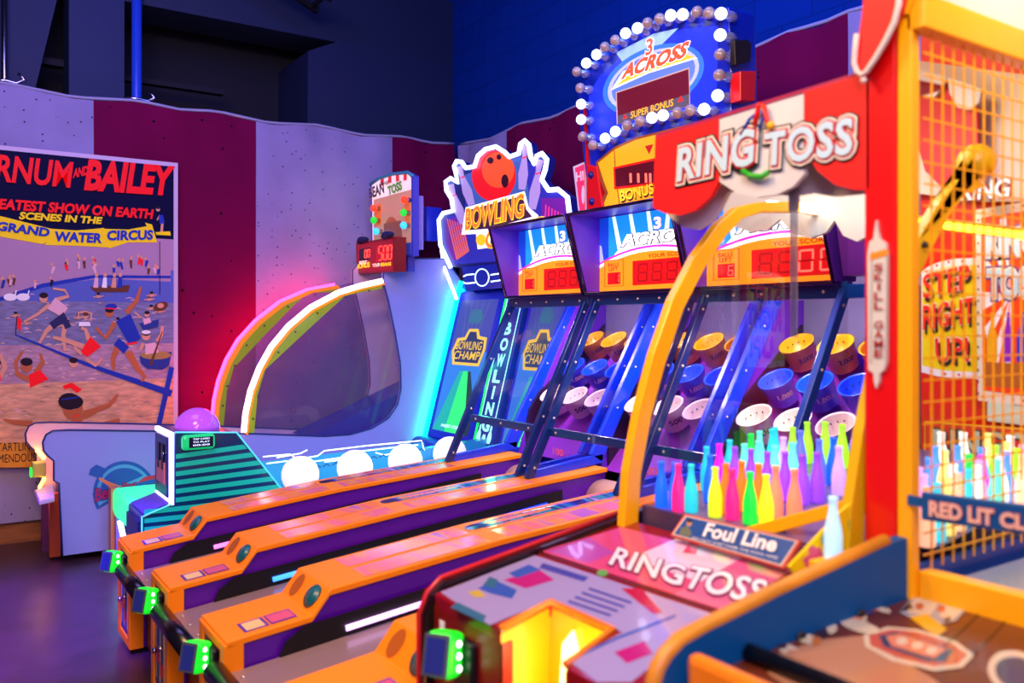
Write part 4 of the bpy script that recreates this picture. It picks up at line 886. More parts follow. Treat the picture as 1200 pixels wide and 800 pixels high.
sp = obj('speaker', MB().prism([oy(p, 2.57) for p in ((861, 47), (877, 46), (881, 52), (880, 72), (862, 76))], (0, .03, 0)), pm('brown_black_speaker', '#18100c', .5), sg, .004)
obj('red_box', MB().prism([oy(p, 2.55) for p in ((868, 83), (886, 83), (885, 118), (868, 118))], (0, .06, 0)), red, sg, .004)
bulbs = [(676, 84, 0), (687, 74, 1), (699, 64, 1), (709, 55, 0), (721, 47, 0), (733, 39, 1), (747, 33, 1), (759, 27, 0), (773, 22, 0), (786, 18, 1), (800, 17, 1), (817, 14, 0), (831, 15, 0), (845, 16, 1), (844, 41, 1), (844, 64, 0), (843, 88, 0), (841, 112, 1), (680, 103, 0), (681, 122, 1), (681, 140, 1), (683, 160, 0), (695, 170, 0), (709, 162, 1), (721, 154, 1), (735, 147, 0), (750, 142, 0), (764, 138, 1), (777, 135, 1), (794, 132, 0), (809, 129, 0), (825, 128, 1)]
lit = glow('lit_bulb_glass', '#e0e6ff', 2.6); dim = pm('clear_bulb_glass', '#a89890', .08, coat=1); sock = pm('pale_bulb_socket', '#9098d0', .2, .5)
bm_ = {}
for px, py2, on in bulbs:
    c = ox((px, py2), MXX-.075)
    if on not in bm_:
        b = obj('bulb', MB().ball((0, 0, 0), .027, 16), lit if on else dim, None); b.parent = sg
        s_ = obj('socket', MB().lathe([(.017, 0), (.017, .03), (.024, .035), (.024, .065)], (.018, 0, 0), (1, 0, 0), 12), sock, None); s_.parent = b; bm_[on] = (b, s_)
    else:
        b = bm_[on][0].copy(); s_ = bm_[on][1].copy(); COL.objects.link(b); COL.objects.link(s_); b.parent = sg; s_.parent = b
    b.location = c-WL[sg.name]
# flat board half hidden behind the sign
hb = thing('hint_board', ox((683, 252), 2.97), 'pink and white board lettered HI, beside the red pillar of the bonus sign', 'sign')
obj('board', MB().prism([ox(p, 2.97) for p in ((671, 195), (685.5, 189), (686.5, 252.5), (678, 254))], (.03, 0, 0)), white, hb, .004)
A = Art((1, 0, 0), 2.97); A.poly([(674, 197), (685, 192), (686, 250.5), (680, 252)], glow('pink_board_face', '#e03060', .6)); A.ell((683.5, 228), 1.8, 11, whitep, 16); A.done('printed_face', hb)
letters('lettering', 'HI', (1, 0, 0), 2.97, (676, 213), (685, 211), (675.5, 202), whitep, hb, .03, 0, A.k+.001)

# ------------------------------------------------------------------ ring toss game
ring = thing('ring_toss_game', (1.7, 1.4, 0), 'red and white ring toss game with yellow arch and lit bin in its table', 'arcade game')
TN, TD = Vector((-.158, 0, 1)), .7214
def on_t(p): return hit(p, TN, TD)
def tz(x): return TD+.158*x
YL, YR = 1.765, 1.06
nb1, nb2, nb3, nb4 = on_t((577, 741)), on_t((645, 706)), on_t((719, 739)), on_t((662, 780))
xf = .965
top = [Vector((xf, YL, tz(xf))), Vector((xf, nb1.y, tz(xf))), nb2, nb3, Vector((nb4.x, nb4.y, nb4.z)), Vector((nb4.x, YR, nb4.z)), Vector((1.57, YR, tz(1.57))), Vector((1.57, YL, tz(1.57)))]
tb = obj('table_top', MB().prism(top, (0, 0, -.035)), pm('dark_red_trim', '#8a0c14', .25, coat=.5), ring, .006)
A = Art(TN, TD)
lilac = pm('lilac_table_print', '#9a90c8', .12, coat=.6); pinkt = pm('pink_table_print', '#d04878', .12, coat=.6); wht = pm('white_table_print', '#d8c8e0', .12, coat=.6)
bl_ = pm('blue_table_print', '#3858b8', .12, coat=.6); mgt = pm('magenta_table_print', '#b02078', .12, coat=.6); tealt = pm('teal_table_print', '#38688c', .12, coat=.6)
A.poly([(516, 694), (627, 651), (842, 722), (770, 760), (722, 738), (646, 703), (574, 733)], lilac)
A.poly([(668, 776), (724, 744), (800, 716), (846, 722), (790, 760), (740, 800), (700, 800)], lilac)
A.poly([(634, 646), (728, 618), (930, 668), (850, 716)], pinkt)
A.poly([(738, 655), (800, 628), (880, 648), (820, 682)], wht); A.poly([(820, 682), (880, 648), (935, 664), (850, 716), (790, 697)], pm('rose_table_print', '#c86090', .12, coat=.6))
A.poly([(640, 646), (690, 630), (720, 648), (690, 660)], pm('violet_pink_print', '#b048a8', .12, coat=.6))
A.line([(632, 648), (846, 719)], 3, pm('maroon_seam', '#581018', .4))
A.poly([(536, 706), (570, 722), (566, 730), (528, 712)], tealt)
A.poly([(560, 690), (580, 680), (606, 692), (600, 702), (576, 696)], bl_); A.poly([(566, 686), (574, 676), (584, 680), (580, 690)], tealt); A.poly([(590, 680), (632, 668), (650, 680), (616, 690)], mgt)
A.poly([(596, 672), (620, 662), (634, 668), (606, 678)], bl_); A.poly([(548, 694), (562, 692), (570, 700), (556, 700)], pm('ochre_table_print', '#c0a840', .2, coat=.6))
A.poly([(636, 660), (690, 677), (684, 682), (632, 666)], pm('indigo_table_print', '#4040a0', .15, coat=.6))
for k in range(4): A.line([(690-8*k, 690+5*k), (740-8*k, 707+5*k)], 2.6, pm('indigo_table_print', '#4040a0', .15, coat=.6))
A.poly([(728, 690), (752, 690), (776, 718), (766, 720)], pm('crimson_table_print', '#b01030', .15, coat=.6)); A.poly([(720, 765), (755, 752), (765, 766), (735, 778)], mgt)
A.line([(672, 772), (724, 748), (792, 722)], 3, bl_)
A.ell((706, 672), 7, 4, pm('green_table_print', '#60a040', .2, coat=.6), 12)
A.poly([(800, 648), (812, 630), (820, 634), (816, 650)], pm('rose_red_print', '#e04868', .2, coat=.6))
A.done('table_print', tb)
letters('lettering', 'RING', TN, TD, (713, 663), (800, 690), (722, 642), pm('pale_letter', '#ece4f4', .15, coat=.5), tb, .02, .1, A.k+.001, outline=[pm('wine_outline', '#8a3060', .2, coat=.5)], ow=.05)
letters('lettering', 'TOSS', TN, TD, (800, 690), (893, 712), (812, 664), pm('pale_letter', '#ece4f4', .15, coat=.5), tb, .02, .1, A.k+.001, outline=[pm('wine_outline', '#8a3060', .2, coat=.5)], ow=.05)
# cabinet below
obj('side_panel', MB().py([(.945, .05), (.945, .82), (.965, .865), (1.0, .892), (1.6, tz(1.6)+.012), (2.5, 1.02), (2.5, .05)], YL, YL+.03), pm('black_laminate', '#0c0608', .3, coat=.3), ring)
obj('edge_trim', MB().tube([(.943, YL+.032, .05), (.943, YL+.032, .82), (.965, YL+.032, .868), (1.0, YL+.032, .895), (1.6, YL+.032, tz(1.6)+.015)], .007, 6), pm('red_edge', '#c01820', .3), ring)
fr = obj('front_panel', MB().box(xf, xf+.03, nb1.y, YL, .05, tz(xf)-.03), dkred, ring)
obj('front_panel', MB().box(nb4.x, nb4.x+.03, YR, nb4.y, .05, nb4.z-.03), dkred, ring)
obj('sticker', MB().box(xf-.002, xf, 1.715, 1.735, .80, .82).box(xf-.002, xf, 1.715, 1.735, .765, .785), whitep, fr)
reader(ring, .915, 1.63, .785)
# the ring bin: yellow walls sinking under the notch
ylw = pm('bin_yellow', '#ffa404', .35, coat=.3)
q = [Vector((xf, nb1.y, tz(xf)-.01)), Vector((nb2.x, nb2.y, nb2.z-.01)), Vector((nb3.x, nb3.y, nb3.z-.01)), Vector((nb4.x, nb4.y, nb4.z-.01))]
low = [Vector((p.x-(.01 if i in (1, 2) else 0), p.y, .62)) for i, p in enumerate(q)]
mb = MB()
for i in range(3): mb.prism([q[i], q[i+1], low[i+1], low[i]], (.004, 0, -.004))
mb.prism(low, (0, 0, -.02)); obj('ring_bin', mb, ylw, ring)
mid = sum(q, Vector())/4
obj('bin_rim', MB().tube([p+Vector((0, 0, .012)) for p in q], .008, 6), pm('orange_rim', '#e87808', .3), ring)
point('bin_lamp', (mid.x-.03, mid.y-.05, .80), 2.2, (1, .8, .4), .03)
wa, wb_, wc_, wd_ = q[1].lerp(q[2], .30), q[1].lerp(q[2], .62), low[1].lerp(low[2], .50), low[1].lerp(low[2], .22)
wn = (q[2]-q[1]).cross(low[1]-q[1]).normalized()
wn = wn if wn.x < 0 else -wn
obj('bin_glare', MB().prism([p+wn*.006 for p in (wa.lerp(wd_, .22), wa.lerp(wb_, .5).lerp(wd_, .08), wb_.lerp(wc_, .30), wc_, wd_)], wn*.004), glow('bin_glare_cream', '#ffe8a0', 2.6), ring)  # glowing patch imitates the inner lamp's reflection on the bin wall
lf = obj('lower_front', MB().box(xf, xf+.03, nb4.y, nb1.y, .05, .62), pm('olive_front', '#8a7838', .4), ring)
# arches
ot = [(722, 620), (727, 550), (740, 480), (757, 415), (779, 352), (806, 300), (832, 264), (855, 244), (880, 238), (930, 237), (1018, 250), (1080, 260)]
it = [(739, 622), (743, 555), (755, 487), (772, 424), (793, 362), (818, 314), (842, 278), (862, 257), (884, 250), (930, 250), (1018, 264), (1080, 272)]
O = [oy(p, YL-.005) for p in ot]; I = [oy(p, YL-.005) for p in it]
ar = obj('arch', MB().prism(O+I[::-1], (0, -.03, 0)), amber, ring, .004)
a_, b_ = oy((926, 244), YL), oy((1030, 259), YL)
obj('light_strip', MB().bar(a_+Vector((0, -.045, 0)), b_+Vector((0, -.045, 0)), .012, .03), glow('warm_white_strip', '#fff6e0', 7), ar)
obj('light_strip', MB().bar(a_+Vector((-.1, .004, .004)), b_+Vector((0, .004, 0)), .012, .026), glow('warm_white_strip', '#fff6e0', 7), ar)
k_ = [i for i, p in enumerate(O) if p.x < 2.25]
OR_ = [Vector((p.x+.07, 1.13, p.z)) for p in O[:9]]+[Vector((2.12, 1.13, 1.90))]; IR_ = [Vector((p.x+.07, 1.13, p.z)) for p in I[:9]]+[Vector((2.12, 1.13, 1.86))]
ar2 = obj('arch', MB().prism(OR_+IR_[::-1], (0, -.025, 0)), pm('mustard_arch', '#d8b008', .35), ring, .004)
mb = MB()
for i in (3, 5, 7): mb.lathe([(.012, 0), (.009, .006)], (OR_[i]+IR_[i])/2+Vector((0, -.025, 0)), (0, -1, 0), 8)
obj('bolt', mb, black, ar2)
obj('finial', MB().ball((2.13, 1.12, 1.90), .045, 14), pm('mustard_arch', '#d8b008', .35), ar2)
pane = I[:11]+[Vector((2.5, YL-.02, I[10].z)), Vector((2.5, YL-.02, 1.02)), Vector((1.56, YL-.02, .97))]
pane = [Vector((p.x, YL-.03, p.z)) for p in pane]
obj('clear_side', MB().poly(pane), glass('clear_acrylic', '#f6f6fa', .02, .02, 0, '#ffffff', .12), ring)
# canopy front with lettering
CX = 1.64
can_w = pm('cream_canopy_cloth', '#ccd0cc', .6, noise=.05); can_r = pm('red_canopy_cloth', '#e0080c', .55)
def board(name, pts, x, m, th=.015, par=ring): return obj(name, MB().prism([ox(p, x) for p in pts], (th, 0, 0)), m, par)
cn = board('canopy_stripe', [(768, 161), (842, 139), (842, 212), (832, 231), (815, 246), (797, 252), (780, 250), (765, 243)], CX, can_r)
board('canopy_stripe', [(842, 139), (942, 108), (942, 204), (930, 218), (910, 228), (887, 231), (863, 226), (842, 212)], CX+.003, can_w)
board('canopy_stripe', [(942, 108), (1018, 85), (1018, 222), (1000, 222), (978, 216), (958, 200), (946, 182), (942, 168)], CX, can_r)
board('valance', [(772, 170), (1018, 95), (1018, 226), (1000, 228), (975, 230), (950, 226), (925, 230), (895, 224), (868, 218), (852, 226), (842, 246), (832, 260), (816, 269), (800, 266), (784, 254), (772, 236)], CX+.07, can_w)
board('valance', [(845, 205), (1018, 190), (1018, 276), (1004, 283), (988, 276), (978, 258), (968, 272), (950, 279), (930, 274), (914, 257), (900, 268), (880, 272), (862, 266), (848, 254)], CX+.70, pm('pale_cloth', '#c4c8c8', .6))
obj('canopy_top', MB().prism([ox((768, 161), CX), ox((1018, 85), CX), ox((1018, 85), CX)+Vector((.30, 0, .01)), ox((768, 161), CX)+Vector((.30, 0, .01))], (0, 0, .008)), pm('wine_canopy_top', '#a01848', .5), ring)
obj('strut', MB().prism([ox(p, CX+.05) for p in ((924, 196), (934, 194), (934, 246), (924, 248))], (.01, 0, 0)), pm('grey_strut', '#787878', .4), ring)
st = obj('strut', MB().prism([ox(p, CX+.42) for p in ((926, 246), (933, 246), (933, 395), (926, 395))], (.008, 0, 0)), glass('clear_strut', '#d8d8e4', .2, .1, .25, '#b0b0c0'), ring)
white_l = pm('cream_letter', '#f0ecd8', .4); kblk = pm('letter_black', '#101014', .4); lred = pm('letter_red', '#c81020', .4); lgold = pm('letter_gold', '#e8b838', .4); lsky = pm('letter_pale_blue', '#b8dce8', .4)
def fancy(txt, bl, br, tl_, x, par, ow=.042):
    return letters('lettering', txt, (1, 0, 0), x, bl, br, tl_, lsky, par, .03, .05, .006, .003, outline=[lred, white_l, kblk], ow=ow, spacing=1.08)
fancy('RING', (796, 214), (886, 193), (797, 174), CX, cn); fancy('TOSS', (899, 196), (1002, 181), (899, 156), CX, cn)
A = Art((1, 0, 0), CX, base=.022)
for s, a, b in (('R', (796, 214), (815, 210)),): pass
ringm = MB().tube([ox(p, CX-.01) for p in ((884, 148), (888, 130), (890, 122), (895, 124), (899, 140), (902, 150))], .006, 8)
obj('ring_emblem', ringm, red, cn)
obj('ring_emblem', MB().tube([ox(p, CX-.007) for p in ((868, 158), (878, 140), (890, 130), (896, 134), (890, 150))], .004, 8), pm('emblem_blue', '#2848b0', .4), cn)
obj('ring_emblem', MB().tube([ox(p, CX-.012) for p in ((870, 200), (880, 206), (892, 207), (900, 202))], .007, 8), pm('emblem_green', '#18a818', .4), cn)
obj('ring_emblem', MB().ball(ox((903, 147), CX-.012), .010, 12), pm('emblem_gold', '#e8b010', .4), cn)
# red and yellow corner post with the skill game plate
post = obj('corner_post', MB().box(CX, CX+.08, 1.027, 1.10, .55, 2.75), pm('red_post_paint', '#d80c08', .3, coat=.4), ring, .006)
obj('bolt', MB().lathe([(.006, 0), (.005, .004)], (CX, 1.06, .99), (-1, 0, 0), 8).lathe([(.006, 0), (.005, .004)], (CX, 1.07, 2.16), (-1, 0, 0), 8), pm('dark_bolt', '#600808', .4), post)
pt = [(1021, 284), (1026, 280), (1027, 272), (1029, 258), (1031, 272), (1033, 280), (1040, 285), (1042, 300), (1041, 425), (1038, 434), (1033, 437), (1032, 448), (1029, 455), (1027, 448), (1026, 437), (1020, 433), (1019, 300)]
pl_ = obj('skill_plate', MB().prism([ox(p, CX-.001) for p in pt], (-.008, 0, 0)), pm('cream_plate', '#d0d0c0', .4), post)
A = Art((1, 0, 0), CX-.009)
A.line([ (1022, 294), (1021, 426), (1039, 427), (1040, 295)], .8, pm('plate_grey', '#606060', .5)); A.poly([(1020, 297), (1041, 291), (1041, 299), (1020, 305)], pm('plate_orange', '#e09020', .4)); A.done('plate_print', pl_)
for i, chh in enumerate('SKILL GAME'):
    if chh == ' ': continue
    y_ = 318+i*11.2; letters('lettering', chh, (1, 0, 0), CX-.009, (1025.5 if chh != 'I' else 1029.5, y_), (1036 if chh != 'I' else 1032.5, y_-.5), (1025.5 if chh != 'I' else 1029.5, y_-9), pm('plate_red', '#a02020', .4), pl_, .02, 0, .002)
# tray for the bottles, back column with its posters
CC = Vector((2.45, 1.30))
def cone(x, y): return 1.0+.15*max(0, 1-(Vector((x, y))-CC).length/.95)
mb = MB(); mb.smooth = True; nx, ny = 22, 18; vs = []
for i in range(nx+1):
    x = 1.60+(2.46-1.60)*i/nx; lo = 1.105 if x < 1.73 else 1.0
    for j in range(ny+1): y = lo+(1.73-lo)*j/ny; vs.append((x, y, cone(x, y)))
mb.add(vs, [(i*(ny+1)+j, (i+1)*(ny+1)+j, (i+1)*(ny+1)+j+1, i*(ny+1)+j+1) for i in range(nx) for j in range(ny)])
obj('bottle_tray', mb, pm('plum_grey_tray', '#6a5880', .3), ring)
obj('tray_rim', MB().box(1.585, 1.60, 1.075, 1.73, .955, 1.012), pm('plum_tray_rim', '#483858', .3), ring)
obj('tray_skirt', MB().box(1.60, 2.46, 1.005, 1.02, .80, 1.0), pm('blue_skirt', '#1450a0', .35), ring)
bx = 2.5; col_r = pm('orange_red_column', '#e82810', .35, coat=.3)
bc = obj('back_column', MB().box(bx, bx+.06, .35, 1.482, .95, 2.55), col_r, ring)
A = Art((1, 0, 0), bx)
A.poly([(1080, 318), (1090, 311), (1104, 306), (1120, 303), (1146, 302), (1146, 444), (1120, 443), (1100, 441), (1080, 436)], whitep)
A.poly([(1081, 326), (1091, 319), (1104, 314), (1120, 311), (1146, 310), (1146, 436), (1120, 435), (1100, 433), (1081, 428)], pm('oval_yellow', '#f4e010', .4))
for px, q in ((1086, 318), (1098, 311), (1112, 307), (1128, 306), (1092, 435), (1108, 438), (1124, 439)): A.ell((px, q), 1.6, 1.6, inkr, 8)
for k in range(8): A.line([(1096, 263+k*3.2), (1112, 262+k*3.0)], .8, pm('vent_dark', '#801008', .5))
A.done('step_right_up_print', bc)
k_ = A.k+.001; lk = pm('letter_dark', '#302010', .5); lr2 = pm('letter_scarlet', '#f03020', .4)
for s, bl, br, tl_ in (('STEP', (1083, 350), (1138, 338), (1083, 322)), ('RIGHT', (1083, 387), (1143, 378), (1083, 358)), ('UP!', (1098, 424), (1137, 424), (1097, 396))):
    letters('lettering', s, (1, 0, 0), bx, (bl[0]+2, bl[1]+5), (br[0]+2, br[1]+5), (tl_[0]+2, tl_[1]+5), lk, bc, .02, 0, k_)
    letters('lettering', s, (1, 0, 0), bx, bl, br, tl_, lr2, bc, .02, 0, k_+.0015, outline=white_l, ow=.03)
fpz = 2.46
fb = obj('game_poster', MB().prism([ox(p, fpz) for p in ((1143, 246), (1215, 234), (1215, 478), (1146, 469))], (.02, 0, 0)), pm('cream_poster_frame', '#e8dcc0', .45), ring)
A = Art((1, 0, 0), fpz)
A.poly([(1150, 255), (1215, 245), (1215, 466), (1152, 457)], pm('poster_orange_red', '#f04810', .4))
for a in range(7):
    t0 = math.radians(100+a*26); t1 = t0+math.radians(13); c = (1185, 345)
    A.poly([c, (c[0]+34*math.cos(t0), c[1]-95*math.sin(t0)), (c[0]+34*math.cos(t1), c[1]-95*math.sin(t1))], whitep)
for px, cc in ((1163, '#e8b010'), (1182, '#9020c0'), (1198, '#2030c0')):
    m = pm('pb_'+cc[1:], cc, .4); A.poly([(px-6, 424), (px-6, 395), (px-2, 380), (px-2, 366), (px+2, 366), (px+2, 380), (px+6, 395), (px+6, 424)], m)
A.poly([(1152, 424), (1215, 426), (1215, 456), (1152, 452)], pm('poster_wood', '#b06018', .5))
for k in range(16): A.ell((1146.7, 258+k*13.5), 1.3, 1.5, pm('poster_stud', '#a04838', .5), 8)
for k in range(5): A.ell((1152+k*12, 249-k*2), 1.4, 1.4, pm('poster_stud', '#a04838', .5), 8); A.ell((1152+k*12, 464+k*1.3), 1.4, 1.4, pm('poster_stud', '#a04838', .5), 8)
A.done('poster_print', fb)
letters('lettering', 'RING', (1, 0, 0), fpz, (1157, 302), (1216, 298), (1157, 270), lsky, fb, .03, 0, A.k+.002, .002, outline=[white_l, pm('outline_indigo', '#303090', .4)], ow=.05)
letters('lettering', 'TOSS', (1, 0, 0), fpz, (1158, 350), (1220, 348), (1158, 316), lsky, fb, .03, 0, A.k+.002, .002, outline=[white_l, pm('outline_indigo', '#303090', .4)], ow=.05)
pb = board('rules_plate', [(1157, 471), (1215, 476), (1215, 500), (1157, 493)], fpz, pm('pale_green_plate', '#c8dcc0', .4), .01)
obx = 2.42
ob = board('tray_back_sign', [(1083, 493), (1215, 503), (1215, 560), (1083, 545)], obx, pm('rust_sign', '#d03818', .4), .015)
A = Art((1, 0, 0), obx); A.line([(1084, 545), (1084, 494), (1215, 504)], 1.4, pm('sign_yellow_line', '#f8d010', .4)); A.done('sign_border', ob)
letters('lettering', 'RING TOSS', (1, 0, 0), obx, (1094, 530), (1290, 545), (1094, 502), pm('sage_letter', '#b0c0a0', .4), ob, .03, 0, A.k+.001, outline=[pm('outline_brown', '#503828', .4)], ow=.05)
# inner canopy seen through the mesh
board('inner_canopy', [(1066, 70), (1220, 90), (1220, 236), (1140, 236), (1066, 225)], 2.46, pm('pale_canvas', '#d0c4b4', .7), .02)
board('inner_flap', [(1068, 98), (1082, 112), (1098, 114), (1108, 92), (1118, 124), (1132, 128), (1145, 124), (1146, 196), (1136, 220), (1108, 224), (1084, 200), (1074, 165), (1072, 120)], 2.40, pm('crimson_flap', '#b80c18', .55), .015)
board('inner_flap', [(1066, 78), (1109, 90), (1104, 104), (1094, 114), (1082, 112), (1070, 98)], 2.385, can_w, .01); board('inner_flap', [(1110, 90), (1150, 104), (1147, 120), (1136, 129), (1122, 126), (1113, 110)], 2.385, can_w, .01)
letters('lettering', 'RING', (1, 0, 0), 2.38, (1128, 236), (1186, 232), (1130, 214), lsky, ring, .03, 0, .012, .005, outline=[lred, kblk], ow=.04)
a_, b_ = ox((1066, 258), 2.30), ox((1204, 276), 2.05)
lt_ = obj('light_strip', MB().bar(a_, b_, .02, .018), glow('gold_strip', '#ffd830', 5), ring); obj('strip_cover', MB().bar(a_+Vector((0, 0, .012)), b_+Vector((0, 0, .012)), .03, .006), amber, lt_)
# bottles
BM = {}
def bottle(px, topy, colr, lab, group, zfun=cone, fixed=None):
    if fixed is None:
        best = None; a = (px-600)/FPX; v = Vector((FX+RX*a, FY+RY*a, (HOR-topy)/FPX))
        for i in range(130):
            d = 1.75+.01*i; p = Vector((0, 0, CAMZ))+v*d
            if p.x < 1.625 or (p.y < 1.155 and px < 1020) or p.y < 1.02 or p.y > 1.715 or p.x > 2.40: continue
            e = abs(p.z-zfun(p.x, p.y)-.125)
            if best is None or e < best[0]: best = (e, p)
        p = best[1]; pos = Vector((p.x, p.y, zfun(p.x, p.y)))
    else: pos = Vector(fixed)
    for q in BP:                                             # keep neighbours from touching
        dv = Vector((pos.x-q.x, pos.y-q.y))
        if dv.length < .0375:
            dv = dv.normalized() if dv.length > 1e-4 else Vector((1, 0)); pos.x = q.x+dv.x*.038; pos.y = q.y+dv.y*.038; pos.z = zfun(pos.x, pos.y)
    BP.append(pos.copy())
    if colr not in BM:
        es = .8 if colr not in ('#40485c', '#505060') else .1
        o = obj('bottle', MB().lathe([(.0, 0), (.0165, 0), (.0178, .004), (.0178, .048), (.0155, .065), (.0105, .087), (.0082, .100), (.0082, .118), (.0092, .119), (.0092, .125), (.0, .125)], (0, 0, 0), n=14, cap=False), glow('bottle_'+colr[1:], colr, es)); BM[colr] = o
    else: o = BM[colr].copy(); COL.objects.link(o)
    o.location = pos; tag(o, lab, 'bottle', group); return o
BP = []
CN = {'#1060ff': 'blue', '#20c0d0': 'turquoise', '#e8207c': 'pink', '#40485c': 'unlit grey', '#c8f020': 'yellow-green', '#f010d0': 'magenta', '#ff7018': 'orange', '#8840f0': 'purple', '#10e040': 'green', '#60f0c8': 'mint', '#ff8060': 'salmon', '#a0f030': 'lime', '#5868ff': 'violet-blue', '#ffffff': 'white', '#4090ff': 'sky blue', '#ffa8e0': 'pale pink', '#ffc8a0': 'peach', '#30d8f0': 'cyan', '#c8a0ff': 'lilac', '#f8f080': 'pale yellow'}
LB = [(775, 555, '#1060ff'), (791, 558, '#1060ff'), (810, 562, '#20c0d0'), (804, 545, '#e8207c'), (832, 533, '#1060ff'), (838, 552, '#c8f020'), (843, 520, '#f010d0'), (850, 543, '#ff7018'), (858, 556, '#e8207c'), (861, 523, '#8840f0'), (869, 540, '#ff7018'), (879, 557, '#10e040'), (872, 520, '#60f0c8'), (880, 526, '#8840f0'), (889, 543, '#ff7018'), (898, 563, '#c8f020'), (880, 500, '#10e040'), (890, 492, '#60f0c8'), (899, 503, '#20c0d0'), (889, 516, '#60f0c8'), (899, 529, '#8840f0'), (909, 546, '#ff8060'), (931, 550, '#ff8060'), (908, 500, '#20c0d0'), (908, 521, '#60f0c8'), (920, 529, '#8840f0'), (929, 500, '#a0f030'), (929, 518, '#60f0c8'), (938, 504, '#5868ff'), (940, 532, '#8840f0'), (946, 494, '#a0f030'), (967, 494, '#a0f030'), (976, 512, '#1060ff'), (987, 497, '#a0f030'), (1008, 497, '#a0f030'), (983, 522, '#c8a0ff'), (953, 530, '#8840f0'), (828, 508, '#20c0d0'), (855, 508, '#20c0d0'), (918, 512, '#c8a0ff'), (960, 515, '#5868ff')]  # first four are reflections in the clear side, built as bottles
RB = [(1077, 548, '#c8a0ff'), (1082, 555, '#ffa8e0'), (1089, 536, '#4090ff'), (1096, 522, '#4090ff'), (1103, 506, '#ffffff'), (1107, 528, '#f8f080'), (1117, 543, '#ffffff'), (1122, 522, '#4090ff'), (1129, 506, '#ffffff'), (1136, 532, '#10e040'), (1145, 548, '#ffffff'), (1151, 525, '#4090ff'), (1157, 508, '#f8f080'), (1164, 522, '#a0f030'), (1172, 546, '#ffffff'), (1179, 529, '#4090ff'), (1184, 510, '#ffffff'), (1191, 536, '#a0f030'), (1198, 550, '#ffa8e0'), (1086, 578, '#ffc8a0'), (1098, 583, '#30d8f0'), (1110, 586, '#f8f080'), (1122, 588, '#ffc8a0'), (1134, 589, '#30d8f0'), (1146, 588, '#c8a0ff'), (1158, 590, '#60f0c8'), (1170, 588, '#f010d0'), (1182, 588, '#ffc8a0'), (1194, 588, '#f8f080'), (1206, 588, '#ffa8e0')]
def rowname(t_, tiers): return [n for lim, n in tiers if t_ < lim][0]
TL = ((504, 'back row'), (518, 'second-rear row'), (536, 'middle row'), (553, 'second-front row'), (999, 'front row'))
TR = ((515, 'back row'), (531, 'second-rear row'), (560, 'middle row'), (999, 'front row'))
ORD = ['leftmost', 'second from left', 'third from left', 'fourth from left', 'fifth from left', 'sixth from left', 'seventh from left', 'eighth from left', 'ninth from left', 'tenth from left', 'eleventh from left', 'twelfth from left', 'thirteenth from left', 'fourteenth from left']
for L_, tiers, where, grp in ((LB, TL, 'behind the clear arch side', 'glowing bottles behind the clear arch side'), (RB, TR, 'behind the yellow mesh', 'glowing bottles behind the yellow mesh')):
    rows = {}
    for b in L_: rows.setdefault(rowname(b[1], tiers), []).append(b)
    for rn, bs in rows.items():
        for i, (px, ty, cc) in enumerate(sorted(bs)): bottle(px, ty, cc, ('%s bottle, %s in the %s %s' % (CN[cc], ORD[i], rn, where)), grp)
wb = oz((968, 662), .985)
bottle(0, 0, '#a8d8f0', 'pale ice-blue bottle standing alone beside the foul line sign', None, lambda x, y: tz(x), (1.49, 1.068, 1.031))
obj('bottle_ledge', MB().box(1.45, 1.53, 1.046, 1.096, tz(1.45), 1.03), amber, ring, .003)
obj('tray_brace', MB().bar((1.613, 1.39, 1.0), (1.645, 1.118, 1.115), .024, .03), amber, ring, .003)
# yellow panel beside it
A = Art((0, 1, 0), 1.072)
yp = obj('yellow_side', MB().prism([oy(p, 1.108) for p in ((1012, 578), (1012, 634), (960, 668), (930, 672), (925, 664), (985, 600))], (0, .006, 0)), pm('lemon_panel', '#f0d008', .4), ring)
A = Art((0, 1, 0), 1.108)
A.poly([(940, 655), (960, 640), (966, 655), (946, 666)], inkp); A.ell((968, 632), 6, 7, pm('print_sky', '#30a0d0', .4), 12); A.ell((952, 645), 5, 6, inkp, 12); A.done('yellow_print', yp); A = Art((0, 1, 0), 1.108); A.poly([(994, 610), (1000, 604), (1001, 628), (995, 634)], pm('print_green', '#30b060', .4)); A.done('yellow_print', yp)
# foul line sign
fp0 = ox((785, 627), 1.50); fn = Vector((-1, 0, .75)); fd = fn.dot(fp0)
fs = thing('foul_line_sign', (fp0.x, 1.42, tz(1.5)), 'blue foul line sign with red edge leaning on the ring toss table', 'sign')
cq = [(785, 627), (918, 666), (938, 633), (802, 601)]
nn = fn.normalized(); nn = -nn
Q = [hit(p, fn, fd) for p in cq]
obj('board', MB().prism(Q, nn*.012), pm('sign_red_edge', '#c04838', .4), fs, .002)
A = Art(fn, fd)
A.poly([(788, 626), (916, 663), (935, 634), (804, 604)], pm('sign_cream_line', '#d8c8b0', .4)); A.poly([(790, 625.5), (915, 661.5), (933, 634.5), (805, 605.5)], pm('sign_blue_face', '#0c4888', .35))
A.poly([(796, 626), (798, 619), (806, 616), (811, 624), (808, 630)], pm('sign_olive', '#606850', .5)); A.ell((808, 613), 3.4, 4, pm('sign_skin', '#b08060', .5), 12); A.ell((808.5, 610.5), 3.6, 2, kblk, 10)
A.done('sign_print', fs); sw = pm('sign_white_print', '#f0ece4', .4)
letters('lettering', 'Foul Line', fn, fd, (824, 629), (909, 648), (830, 613), sw, fs, .03, .05, A.k+.001)
letters('lettering', 'DO NOT STEP OVER THE FOUL LINE', fn, fd, (812, 632), (912, 656), (813, 629.5), sw, fs, .0, 0, A.k+.001)

